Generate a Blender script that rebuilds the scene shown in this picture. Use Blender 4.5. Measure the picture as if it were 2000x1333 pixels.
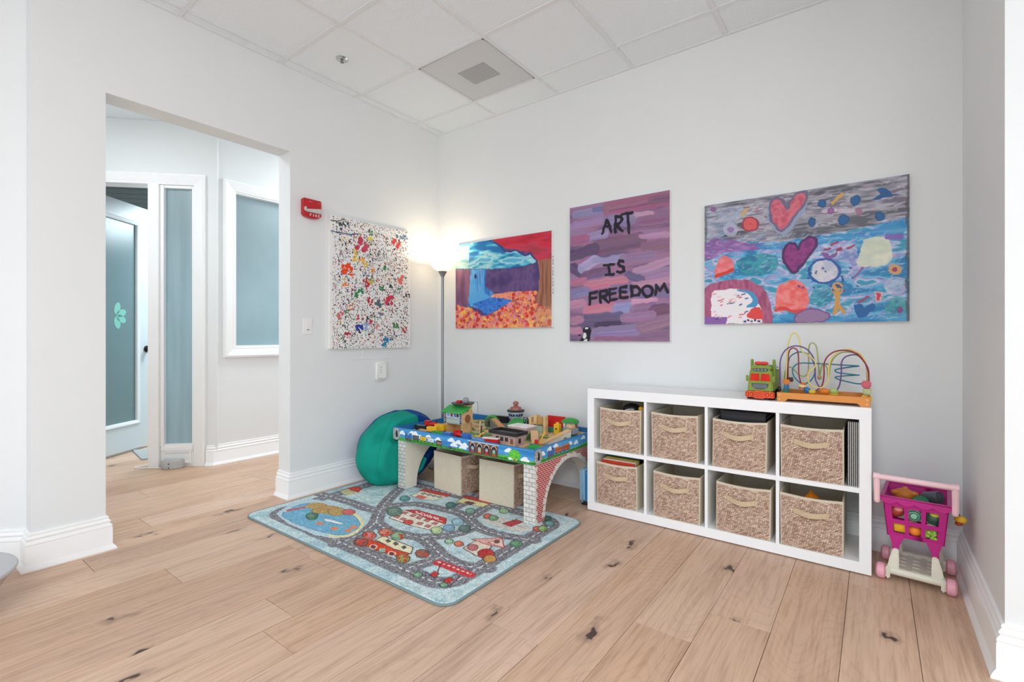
import bpy, bmesh, math, random
import numpy as np
from mathutils import Matrix, Vector, noise as mnoise

for o in list(bpy.data.objects):
    bpy.data.objects.remove(o, do_unlink=True)
scene = bpy.context.scene
COL = scene.collection
R = math.radians
random.seed(7)

# ------------------------------------------------------------------ camera
cam_data = bpy.data.cameras.new('camera')
cam = bpy.data.objects.new('camera', cam_data)
COL.objects.link(cam)
cam.location = (3.264, -3.22, 1.12)
cam.rotation_euler = (R(90), 0, math.atan2(.598, .8014))
cam_data.sensor_width = 36
cam_data.lens = 948 / 2000 * 36
cam_data.shift_y = -6.5 / 2000
cam_data.clip_start = .05
scene.camera = cam

# ------------------------------------------------------------------ view, world, daylight
scene.view_settings.view_transform = 'Standard'
scene.view_settings.look = 'None'
scene.view_settings.gamma = 1
scene.view_settings.use_curve_mapping = False
scene.view_settings.exposure = 0.2
world = bpy.data.worlds.new('sky')
scene.world = world
world.use_nodes = True
bg = world.node_tree.nodes['Background']
bg.inputs[0].default_value = (.75, .87, 1, 1)
bg.inputs[1].default_value = 1.0
scene.cycles.max_bounces = 10
scene.cycles.diffuse_bounces = 6


def area(name, loc, rot, sx, sy, energy, color=(1, 1, 1)):
    d = bpy.data.lights.new(name, 'AREA')
    d.shape = 'RECTANGLE'
    d.size, d.size_y, d.energy, d.color = sx, sy, energy, color
    o = bpy.data.objects.new(name, d)
    o.location, o.rotation_euler = loc, rot
    COL.objects.link(o)
    return o


# daylight entering through the glazed shop front behind the camera and the side window
DAY = (.866, .943, 1)
area('shopfront_daylight', (3.2, -6.9, 1.30), (R(90), 0, 0), 5.0, 2.2, 30, DAY)
area('side_window_daylight', (5.95, -3.6, 1.4), (R(90), 0, R(90)), 3.1, 2.1, 34, DAY)
# troffers of the drop ceiling, behind and beside the camera
for tx, ty in ((2.9, -4.6), (4.7, -4.6), (2.9, -6.1), (4.7, -6.1)):
    area('troffer_light', (tx, ty, 2.965), (0, 0, 0), .56, 1.16, 34, (.91, .96, 1))
area('hall_troffer_light', (-.72, .25, 2.97), (0, 0, 0), .6, 1.2, 30, (.93, .97, 1))
area('hall_troffer_light', (-.95, -2.75, 2.97), (0, 0, 0), .5, .9, 16, (.93, .97, 1))
area('lobby_glass_fill', (-2.75, -.2, 2.6), (0, R(25), 0), 1.1, 1.6, 120, (.80, .93, 1))  # added cool source inside the lobby, brightens the frosted glass from behind
area('lobby_fill', (-3.3, -2.6, 2.66), (0, 0, 0), .6, .6, 26, (.82, .93, 1))  # added unseen source that gives the lobby its bluish light


# ------------------------------------------------------------------ materials
def lin(c):
    return tuple(((v / 255 / 12.92) if v / 255 <= .04045 else ((v / 255 + .055) / 1.055) ** 2.4) for v in c)


MATS = {}


def mat(name, rgb=None, rough=.5, metal=0, var=.06, scale=18, bump=0, bscale=None, stretch=(1, 1, 1), spec=.5,
        coat=0, trans=0):
    """a Principled material whose colour wavers a little with a noise texture"""
    if name in MATS:
        return MATS[name]
    m = bpy.data.materials.new(name)
    MATS[name] = m
    m.use_nodes = True
    nt = m.node_tree
    b = nt.nodes['Principled BSDF']
    b.inputs['Roughness'].default_value = rough
    b.inputs['Metallic'].default_value = metal
    b.inputs['Specular IOR Level'].default_value = spec
    b.inputs['Coat Weight'].default_value = coat
    b.inputs['Transmission Weight'].default_value = trans
    c = lin(rgb)
    tc = nt.nodes.new('ShaderNodeTexCoord')
    mp = nt.nodes.new('ShaderNodeMapping')
    mp.inputs['Scale'].default_value = stretch
    n = nt.nodes.new('ShaderNodeTexNoise')
    n.inputs['Scale'].default_value = scale
    n.inputs['Detail'].default_value = 4
    r = nt.nodes.new('ShaderNodeValToRGB')
    r.color_ramp.elements[0].position, r.color_ramp.elements[1].position = .3, .7
    r.color_ramp.elements[0].color = tuple(max(0, v * (1 - var)) for v in c) + (1,)
    r.color_ramp.elements[1].color = tuple(min(1, v * (1 + var)) for v in c) + (1,)
    L = nt.links.new
    L(tc.outputs['Object'], mp.inputs[0])
    L(mp.outputs[0], n.inputs['Vector'])
    L(n.outputs[0], r.inputs[0])
    L(r.outputs[0], b.inputs['Base Color'])
    if bump:
        n2 = nt.nodes.new('ShaderNodeTexNoise')
        n2.inputs['Scale'].default_value = bscale or scale * 6
        n2.inputs['Detail'].default_value = 3
        bp = nt.nodes.new('ShaderNodeBump')
        bp.inputs['Strength'].default_value = bump
        bp.inputs['Distance'].default_value = .002
        L(mp.outputs[0], n2.inputs['Vector'])
        L(n2.outputs[0], bp.inputs['Height'])
        L(bp.outputs[0], b.inputs['Normal'])
    return m


def paint_mat(name, rough=.45, bump=.25, bscale=180):
    """colours come from the 'paint' attribute laid down by the Paint class"""
    m = bpy.data.materials.new(name)
    m.use_nodes = True
    nt = m.node_tree
    b = nt.nodes['Principled BSDF']
    b.inputs['Roughness'].default_value = rough
    b.inputs['Specular IOR Level'].default_value = .3
    a = nt.nodes.new('ShaderNodeAttribute')
    a.attribute_name = 'paint'
    nt.links.new(a.outputs['Color'], b.inputs['Base Color'])
    tc = nt.nodes.new('ShaderNodeTexCoord')
    n = nt.nodes.new('ShaderNodeTexNoise')
    n.inputs['Scale'].default_value = bscale
    bp = nt.nodes.new('ShaderNodeBump')
    bp.inputs['Strength'].default_value = bump
    bp.inputs['Distance'].default_value = .002
    nt.links.new(tc.outputs['Object'], n.inputs['Vector'])
    nt.links.new(n.outputs[0], bp.inputs['Height'])
    nt.links.new(bp.outputs[0], b.inputs['Normal'])
    return m


def ramp(nt, stops):
    r = nt.nodes.new('ShaderNodeValToRGB')
    e = r.color_ramp.elements
    while len(e) < len(stops):
        e.new(.5)
    for k, (p, c) in enumerate(stops):
        e[k].position = p
        e[k].color = tuple(c) + (1,)
    return r


def wood_floor_mat():
    m = bpy.data.materials.new('oak_floor')
    m.use_nodes = True
    nt = m.node_tree
    N, L = nt.nodes.new, nt.links.new
    b = nt.nodes['Principled BSDF']
    b.inputs['Roughness'].default_value = .42
    b.inputs['Specular IOR Level'].default_value = .35
    tc, oi = N('ShaderNodeTexCoord'), N('ShaderNodeObjectInfo')
    add, sc = N('ShaderNodeVectorMath'), N('ShaderNodeVectorMath')
    sc.operation = 'SCALE'
    sc.inputs[0].default_value = (37, 91, 13)
    L(oi.outputs['Random'], sc.inputs['Scale'])
    L(tc.outputs['Object'], add.inputs[0])
    L(sc.outputs[0], add.inputs[1])

    def noise(scale, stretch, detail=6, dist=0, rough=.6):
        mp = N('ShaderNodeMapping')
        mp.inputs['Scale'].default_value = stretch
        L(add.outputs[0], mp.inputs[0])
        n = N('ShaderNodeTexNoise')
        n.inputs['Scale'].default_value = scale
        n.inputs['Detail'].default_value = detail
        n.inputs['Roughness'].default_value = rough
        n.inputs['Distortion'].default_value = dist
        L(mp.outputs[0], n.inputs['Vector'])
        return n

    def mix(fac, a, c, mode='MIX', f=None):
        x = N('ShaderNodeMix')
        x.data_type = 'RGBA'
        x.blend_type = mode
        if fac is not None:
            L(fac, x.inputs[0])
        else:
            x.inputs[0].default_value = f
        L(a, x.inputs[6])
        if isinstance(c, tuple):
            x.inputs[7].default_value = c
        else:
            L(c, x.inputs[7])
        return x.outputs[2]
    # tone of the board
    tone = ramp(nt, [(0, lin((209, 175, 149))), (.35, lin((215, 184, 160))), (.6, lin((206, 170, 142))),
                     (.8, lin((213, 183, 162))), (1, lin((198, 161, 133)))])
    L(oi.outputs['Random'], tone.inputs[0])
    # soft broad streaks
    n1 = noise(5, (1, .16, 1), 4, .4)
    r1 = ramp(nt, [(.30, (.80, .76, .74)), (.52, (1, 1, 1)), (.75, (1.07, 1.04, 1.0))])
    L(n1.outputs[0], r1.inputs[0])
    c = mix(None, tone.outputs[0], r1.outputs[0], 'MULTIPLY', .85)
    # cathedral grain: distorted rings
    mp = N('ShaderNodeMapping')
    mp.inputs['Scale'].default_value = (1, .22, 1)
    L(add.outputs[0], mp.inputs[0])
    wv = N('ShaderNodeTexNoise')
    wv.inputs['Scale'].default_value = 3.2
    wv.inputs['Detail'].default_value = 1.5
    L(mp.outputs[0], wv.inputs['Vector'])
    ms = N('ShaderNodeMath')
    ms.operation = 'MULTIPLY'
    ms.inputs[1].default_value = 40
    L(wv.outputs[0], ms.inputs[0])
    fr = N('ShaderNodeMath')
    fr.operation = 'FRACT'
    L(ms.outputs[0], fr.inputs[0])
    r2 = ramp(nt, [(0, (.83, .79, .76)), (.25, (1, 1, 1)), (.8, (1, 1, 1)), (1, (.83, .79, .76))])
    L(fr.outputs[0], r2.inputs[0])
    c = mix(None, c, r2.outputs[0], 'MULTIPLY', .34)
    # fine pores
    n3 = noise(75, (1, .045, 1), 4)
    r3 = ramp(nt, [(.36, (.70, .65, .61)), (.54, (1, 1, 1))])
    L(n3.outputs[0], r3.inputs[0])
    c = mix(None, c, r3.outputs[0], 'MULTIPLY', .6)
    # knots and checks
    mk = N('ShaderNodeMapping')
    mk.inputs['Scale'].default_value = (1.0, .5, 1)
    L(add.outputs[0], mk.inputs[0])
    dn = noise(14, (1, .6, 1), 2)
    vm = N('ShaderNodeVectorMath')
    vm.operation = 'MULTIPLY_ADD'
    vm.inputs[1].default_value = (.16, .16, 0)
    L(dn.outputs['Color'], vm.inputs[0])
    L(mk.outputs[0], vm.inputs[2])
    vo = N('ShaderNodeTexVoronoi')
    vo.voronoi_dimensions = '2D'
    vo.inputs['Scale'].default_value = 2.6
    L(vm.outputs[0], vo.inputs['Vector'])
    rk = ramp(nt, [(0, (1, 1, 1)), (.022, (1, 1, 1)), (.036, (.34, .34, .34)), (.11, (0, 0, 0))])
    L(vo.outputs['Distance'], rk.inputs[0])
    sp = N('ShaderNodeSeparateColor')
    L(vo.outputs['Color'], sp.inputs[0])
    gt = N('ShaderNodeMath')
    gt.operation = 'GREATER_THAN'
    gt.inputs[1].default_value = .30
    L(sp.outputs[0], gt.inputs[0])
    km = N('ShaderNodeMath')
    km.operation = 'MULTIPLY'
    L(rk.outputs[0], km.inputs[0])
    L(gt.outputs[0], km.inputs[1])
    c = mix(km.outputs[0], c, lin((78, 60, 54)) + (1,))
    # dark mineral streaks
    n4 = noise(7, (1, .09, 1), 5, .8, .7)
    r4 = ramp(nt, [(.66, (0, 0, 0)), (.76, (.55, .55, .55))])
    L(n4.outputs[0], r4.inputs[0])
    c = mix(r4.outputs[0], c, lin((150, 112, 90)) + (1,))
    L(c, b.inputs['Base Color'])
    bp = N('ShaderNodeBump')
    bp.inputs['Strength'].default_value = .12
    bp.inputs['Distance'].default_value = .002
    L(n3.outputs[0], bp.inputs['Height'])
    L(bp.outputs[0], b.inputs['Normal'])
    return m


def weave_mat():
    m = bpy.data.materials.new('woven_seagrass')
    m.use_nodes = True
    nt = m.node_tree
    N, L = nt.nodes.new, nt.links.new
    b = nt.nodes['Principled BSDF']
    b.inputs['Roughness'].default_value = .75
    b.inputs['Specular IOR Level'].default_value = .25
    tc, sx, cx = N('ShaderNodeTexCoord'), N('ShaderNodeSeparateXYZ'), N('ShaderNodeCombineXYZ')
    L(tc.outputs['Object'], sx.inputs[0])
    nz = N('ShaderNodeTexNoise')
    nz.inputs['Scale'].default_value = 22
    L(tc.outputs['Object'], nz.inputs['Vector'])

    def math_(op, a, b_):
        x = N('ShaderNodeMath')
        x.operation = op
        for k, v in ((0, a), (1, b_)):
            if isinstance(v, (int, float)):
                x.inputs[k].default_value = v
            else:
                L(v, x.inputs[k])
        return x.outputs[0]
    wob = math_('MULTIPLY', nz.outputs[0], .012)
    xx = math_('ADD', math_('ADD', sx.outputs[0], sx.outputs[1]), wob)
    u = math_('ADD', math_('MULTIPLY', xx, .80), math_('MULTIPLY', sx.outputs[2], .55))
    v = math_('SUBTRACT', math_('MULTIPLY', sx.outputs[2], .85), math_('MULTIPLY', xx, .50))
    L(u, cx.inputs[0])
    L(v, cx.inputs[1])
    br = N('ShaderNodeTexBrick')
    br.inputs['Scale'].default_value = 1
    br.inputs['Brick Width'].default_value = .0125
    br.inputs['Row Height'].default_value = .0066
    br.inputs['Mortar Size'].default_value = .0011
    br.inputs['Mortar Smooth'].default_value = .6
    br.inputs['Color1'].default_value = lin((182, 150, 132)) + (1,)
    br.inputs['Color2'].default_value = lin((248, 230, 212)) + (1,)
    br.inputs['Mortar'].default_value = lin((146, 118, 102)) + (1,)
    L(cx.outputs[0], br.inputs['Vector'])
    n2 = N('ShaderNodeTexNoise')
    n2.inputs['Scale'].default_value = 130
    L(tc.outputs['Object'], n2.inputs['Vector'])
    r = ramp(nt, [(.3, (.78, .74, .72)), (.7, (1.1, 1.08, 1.05))])
    L(n2.outputs[0], r.inputs[0])
    n3 = N('ShaderNodeTexNoise')
    n3.inputs['Scale'].default_value = 9
    L(tc.outputs['Object'], n3.inputs['Vector'])
    r3 = ramp(nt, [(.35, (.88, .82, .8)), (.65, (1.05, 1.04, 1.02))])
    L(n3.outputs[0], r3.inputs[0])
    x = N('ShaderNodeMix')
    x.data_type, x.blend_type = 'RGBA', 'MULTIPLY'
    x.inputs[0].default_value = .9
    L(br.outputs['Color'], x.inputs[6])
    L(r.outputs[0], x.inputs[7])
    y = N('ShaderNodeMix')
    y.data_type, y.blend_type = 'RGBA', 'MULTIPLY'
    y.inputs[0].default_value = 1
    L(x.outputs[2], y.inputs[6])
    L(r3.outputs[0], y.inputs[7])
    L(y.outputs[2], b.inputs['Base Color'])
    inv = math_('SUBTRACT', 1, br.outputs['Fac'])
    bp = N('ShaderNodeBump')
    bp.inputs['Strength'].default_value = .7
    bp.inputs['Distance'].default_value = .003
    L(inv, bp.inputs['Height'])
    L(bp.outputs[0], b.inputs['Normal'])
    return m


def brick_mat(name, c1, c2, mortar, bw, bh, ms, axes=(1, 2)):
    m = bpy.data.materials.new(name)
    m.use_nodes = True
    nt = m.node_tree
    N, L = nt.nodes.new, nt.links.new
    b = nt.nodes['Principled BSDF']
    b.inputs['Roughness'].default_value = .5
    tc, sx, cx = N('ShaderNodeTexCoord'), N('ShaderNodeSeparateXYZ'), N('ShaderNodeCombineXYZ')
    L(tc.outputs['Object'], sx.inputs[0])
    L(sx.outputs[axes[0]], cx.inputs[0])
    L(sx.outputs[axes[1]], cx.inputs[1])
    br = N('ShaderNodeTexBrick')
    br.inputs['Scale'].default_value = 1
    br.inputs['Brick Width'].default_value = bw
    br.inputs['Row Height'].default_value = bh
    br.inputs['Mortar Size'].default_value = ms
    br.inputs['Color1'].default_value = lin(c1) + (1,)
    br.inputs['Color2'].default_value = lin(c2) + (1,)
    br.inputs['Mortar'].default_value = lin(mortar) + (1,)
    L(cx.outputs[0], br.inputs['Vector'])
    L(br.outputs['Color'], b.inputs['Base Color'])
    return m


def frosted_mat():
    m = bpy.data.materials.new('frosted_glass')
    m.use_nodes = True
    nt = m.node_tree
    N, L = nt.nodes.new, nt.links.new
    nt.nodes.remove(nt.nodes['Principled BSDF'])
    out = nt.nodes['Material Output']
    d, t, g = N('ShaderNodeBsdfDiffuse'), N('ShaderNodeBsdfTranslucent'), N('ShaderNodeBsdfGlossy')
    n = N('ShaderNodeTexNoise')
    n.inputs['Scale'].default_value = 2.5
    r = ramp(nt, [(.3, lin((178, 200, 206))), (.7, lin((194, 214, 220)))])
    L(n.outputs[0], r.inputs[0])
    L(r.outputs[0], d.inputs[0])
    L(r.outputs[0], t.inputs[0])
    g.inputs['Roughness'].default_value = .18
    m1, m2 = N('ShaderNodeMixShader'), N('ShaderNodeMixShader')
    m1.inputs[0].default_value = .55
    L(d.outputs[0], m1.inputs[1])
    L(t.outputs[0], m1.inputs[2])
    m2.inputs[0].default_value = .07
    L(m1.outputs[0], m2.inputs[1])
    L(g.outputs[0], m2.inputs[2])
    L(m2.outputs[0], out.inputs[0])
    return m


def emit_mat(name, rgb, strength, base=(255, 255, 255)):
    m = bpy.data.materials.new(name)
    m.use_nodes = True
    b = m.node_tree.nodes['Principled BSDF']
    b.inputs['Base Color'].default_value = lin(base) + (1,)
    b.inputs['Emission Color'].default_value = lin(rgb) + (1,)
    b.inputs['Emission Strength'].default_value = strength
    return m


M_WALL = mat('wall_paint', (229, 231, 231), .6, var=.008, scale=3, bump=.04, bscale=220, spec=.2)
M_TRIM = mat('white_trim', (243, 243, 242), .32, var=.01, scale=4, spec=.4)
M_TILE = mat('ceiling_tile', (233, 240, 244), .9, var=.035, scale=120, bump=.6, bscale=240, spec=.1)
M_BAR = mat('ceiling_grid', (226, 229, 231), .5, var=.01, spec=.3)
M_FLOOR = wood_floor_mat()
M_FROST = frosted_mat()
M_WEAVE = weave_mat()
M_LINEN = mat('beige_linen', (214, 203, 182), .85, var=.04, scale=60, bump=.2, bscale=500, spec=.15)
M_STRAP = mat('tan_strap', (206, 184, 154), .8, var=.05, scale=80, bump=.2, bscale=600, spec=.15)
M_WHITE = mat('white_laminate', (246, 247, 248), .35, var=.008, spec=.4)
M_BLACK = mat('black_plastic', (26, 25, 28), .4, var=.1)
M_CHROME = mat('chrome', (205, 205, 205), .16, 1, var=.02)
M_STEEL = mat('brushed_steel', (150, 150, 150), .35, .9, var=.05)
M_PLASTIC_W = mat('white_plastic', (240, 240, 238), .4, var=.01)
M_MAPLE = mat('maple', (222, 184, 132), .5, var=.12, scale=30, stretch=(1, .2, 1))
M_CANVAS = mat('canvas_edge', (238, 237, 233), .8, var=.02, scale=200, bump=.2)


# ------------------------------------------------------------------ mesh helpers
class MB:
    def __init__(s, f=None, M=None):
        s.v, s.f, s.fn, s.M = [], [], f, M

    def add(s, vs, fs):
        n = len(s.v)
        for p in vs:
            p = Vector(p)
            if s.fn:
                p = Vector(s.fn(p))
            if s.M is not None:
                p = s.M @ p
            s.v.append(p)
        s.f += [tuple(i + n for i in f) for f in fs]
        return s

    def box(s, x0, x1, y0, y1, z0, z1):
        return s.add([(x, y, z) for z in (z0, z1) for y in (y0, y1) for x in (x0, x1)],
                     [(0, 2, 3, 1), (4, 5, 7, 6), (0, 1, 5, 4), (2, 6, 7, 3), (0, 4, 6, 2), (1, 3, 7, 5)])

    def cyl(s, p0, p1, r0, r1=None, n=16, caps=True):
        r1 = r0 if r1 is None else r1
        p0, p1 = Vector(p0), Vector(p1)
        d = (p1 - p0).normalized()
        a = d.orthogonal().normalized()
        b = d.cross(a)
        vs = []
        for p, r in ((p0, r0), (p1, r1)):
            for k in range(n):
                t = 2 * math.pi * k / n
                vs.append(p + (a * math.cos(t) + b * math.sin(t)) * r)
        fs = [(k, (k + 1) % n, n + (k + 1) % n, n + k) for k in range(n)]
        if caps:
            fs += [tuple(range(n))[::-1], tuple(range(n, 2 * n))]
        return s.add(vs, fs)

    def tube(s, pts, r, n=8, closed=False, caps=True):
        pts = [Vector(p) for p in pts]
        m = len(pts)
        vs, prev = [], None
        for i, p in enumerate(pts):
            if closed:
                d = pts[(i + 1) % m] - pts[i - 1]
            else:
                d = pts[min(i + 1, m - 1)] - pts[max(i - 1, 0)]
            d.normalize()
            if prev is None:
                a = d.orthogonal().normalized()
            else:
                a = (prev - d * prev.dot(d)).normalized()
            prev = a
            b = d.cross(a)
            rr = r[i] if isinstance(r, (list, tuple)) else r
            for k in range(n):
                t = 2 * math.pi * k / n
                vs.append(p + (a * math.cos(t) + b * math.sin(t)) * rr)
        fs = []
        for i in range(m if closed else m - 1):
            j = (i + 1) % m
            for k in range(n):
                fs.append((i * n + k, i * n + (k + 1) % n, j * n + (k + 1) % n, j * n + k))
        if not closed and caps:
            fs += [tuple(range(n))[::-1], tuple(range((m - 1) * n, m * n))]
        return s.add(vs, fs)

    def lathe(s, prof, c=(0, 0, 0), n=32, close=False):
        vs, fs = [], []
        m = len(prof)
        for r, z in prof:
            for k in range(n):
                t = 2 * math.pi * k / n
                vs.append((c[0] + r * math.cos(t), c[1] + r * math.sin(t), c[2] + z))
        for i in range(m if close else m - 1):
            j = (i + 1) % m
            for k in range(n):
                fs.append((i * n + k, i * n + (k + 1) % n, j * n + (k + 1) % n, j * n + k))
        if not close:
            if prof[0][0] > 1e-5:
                fs.append(tuple(range(n))[::-1])
            if prof[-1][0] > 1e-5:
                fs.append(tuple(range((m - 1) * n, m * n)))
        return s.add(vs, fs)

    def prism(s, poly, lo, hi, plane='xy'):
        def P(a, b, c):
            return {'xy': (a, b, c), 'xz': (a, c, b), 'yz': (c, a, b)}[plane]
        n = len(poly)
        vs = [P(a, b, lo) for a, b in poly] + [P(a, b, hi) for a, b in poly]
        fs = [tuple(range(n))[::-1], tuple(range(n, 2 * n))]
        fs += [(k, (k + 1) % n, n + (k + 1) % n, n + k) for k in range(n)]
        return s.add(vs, fs)

    def ell(s, c, r, nu=20, nv=12, fn=None):
        vs, fs = [], []
        for i in range(nv + 1):
            ph = math.pi * i / nv
            for k in range(nu):
                t = 2 * math.pi * k / nu
                d = Vector((math.sin(ph) * math.cos(t), math.sin(ph) * math.sin(t), math.cos(ph)))
                q = fn(d) if fn else 1
                vs.append((c[0] + d.x * r[0] * q, c[1] + d.y * r[1] * q, c[2] + d.z * r[2] * q))
        for i in range(nv):
            for k in range(nu):
                fs.append((i * nu + k, (i + 1) * nu + k, (i + 1) * nu + (k + 1) % nu, i * nu + (k + 1) % nu))
        return s.add(vs, fs)

    def slab(s, xs, y0, y1, z0, z1):
        """a closed plate split along x only (no inner walls), so that a bend stays smooth"""
        n = len(xs)
        vs = [(x, y, z) for x in xs for y, z in ((y0, z0), (y1, z0), (y1, z1), (y0, z1))]
        fs = [(i * 4 + q, i * 4 + (q + 1) % 4, i * 4 + 4 + (q + 1) % 4, i * 4 + 4 + q) for i in range(n - 1) for q in range(4)]
        return s.add(vs, fs + [(0, 1, 2, 3), tuple(range(4 * n - 4, 4 * n))[::-1]])

    def sheet(s, fn, nu, nv):
        vs = [fn(i / nu, j / nv) for j in range(nv + 1) for i in range(nu + 1)]
        fs = [(j * (nu + 1) + i, j * (nu + 1) + i + 1, (j + 1) * (nu + 1) + i + 1, (j + 1) * (nu + 1) + i)
              for j in range(nv) for i in range(nu)]
        return s.add(vs, fs)

    def sweep(s, path, prof, closed_prof=True):
        """profile (side offset to the right, height) along a path of (x, y, z) points"""
        m, n = len(path), len(prof)
        P = [Vector(p) for p in path]
        vs = []
        for i in range(m):
            d0 = (P[i] - P[i - 1]) if i else None
            d1 = (P[i + 1] - P[i]) if i < m - 1 else None
            ns = []
            for d in (d0, d1):
                if d is not None:
                    q = Vector((d.y, -d.x, 0)).normalized()
                    ns.append(q)
            if len(ns) == 2:
                b = (ns[0] + ns[1]).normalized()
                b = b / max(.3, b.dot(ns[0]))
            else:
                b = ns[0]
            for o, z in prof:
                vs.append(P[i] + b * o + Vector((0, 0, z)))
        fs = []
        for i in range(m - 1):
            for k in range(n if closed_prof else n - 1):
                fs.append((i * n + k, i * n + (k + 1) % n, (i + 1) * n + (k + 1) % n, (i + 1) * n + k))
        fs += [tuple(range(n)), tuple(range((m - 1) * n, m * n))[::-1]]
        return s.add(vs, fs)

    def build(s, name, m, parent=None, bevel=0, seg=2, ang=40, origin=None, fix=True):
        me = bpy.data.meshes.new(name)
        o0 = Vector(origin) if origin is not None else Vector((0, 0, 0))
        me.from_pydata([tuple(p - o0) for p in s.v], [], s.f)
        if fix or bevel:
            bm = bmesh.new()
            bm.from_mesh(me)
            if fix:
                bmesh.ops.remove_doubles(bm, verts=bm.verts, dist=1e-6)
                bmesh.ops.recalc_face_normals(bm, faces=bm.faces)
            if bevel:
                es = [e for e in bm.edges if len(e.link_faces) == 2 and e.calc_face_angle(0) > R(30)]
                bmesh.ops.bevel(bm, geom=es, offset=bevel, segments=seg, affect='EDGES', clamp_overlap=True)
            bm.to_mesh(me)
            bm.free()
        me.polygons.foreach_set('use_smooth', [True] * len(me.polygons))
        me.set_sharp_from_angle(angle=R(ang))
        me.materials.append(m)
        o = bpy.data.objects.new(name, me)
        COL.objects.link(o)
        o.location = o0
        if parent is not None:
            o.parent = parent
            o.matrix_parent_inverse = Matrix.Identity(4)
        return o


def tag(o, label, cat, group=None, kind=None):
    o['label'] = label
    o['category'] = cat
    if group:
        o['group'] = group
    if kind:
        o['kind'] = kind
    return o


def thing(name, label, cat, loc=(0, 0, 0), rz=0, group=None, kind=None):
    o = bpy.data.objects.new(name, None)
    o.empty_display_size = .05
    COL.objects.link(o)
    o.location = loc
    o.rotation_euler = (0, 0, rz)
    return tag(o, label, cat, group, kind)


def struct(o, label, cat):
    return tag(o, label, cat, kind='structure')


def spline(pts, n=8, closed=False):
    """Catmull-Rom through the points"""
    P = [Vector(p) for p in pts]
    m = len(P)
    out = []
    for i in range(m if closed else m - 1):
        if closed:
            a, b, c, d = P[i - 1], P[i], P[(i + 1) % m], P[(i + 2) % m]
        else:
            a, b, c, d = P[max(i - 1, 0)], P[i], P[i + 1], P[min(i + 2, m - 1)]
        for k in range(n):
            t = k / n
            out.append(.5 * ((2 * b) + (c - a) * t + (2 * a - 5 * b + 4 * c - d) * t * t + (3 * b - a - 3 * c + d) * t ** 3))
    if not closed:
        out.append(P[-1])
    return out


# ------------------------------------------------------------------ painted surfaces
def homography(src, dst):
    A = []
    for (x, y), (u, v) in zip(src, dst):
        A.append([x, y, 1, 0, 0, 0, -u * x, -u * y, -u])
        A.append([0, 0, 0, x, y, 1, -v * x, -v * y, -v])
    return np.linalg.svd(np.array(A, float))[2][-1].reshape(3, 3)


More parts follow.
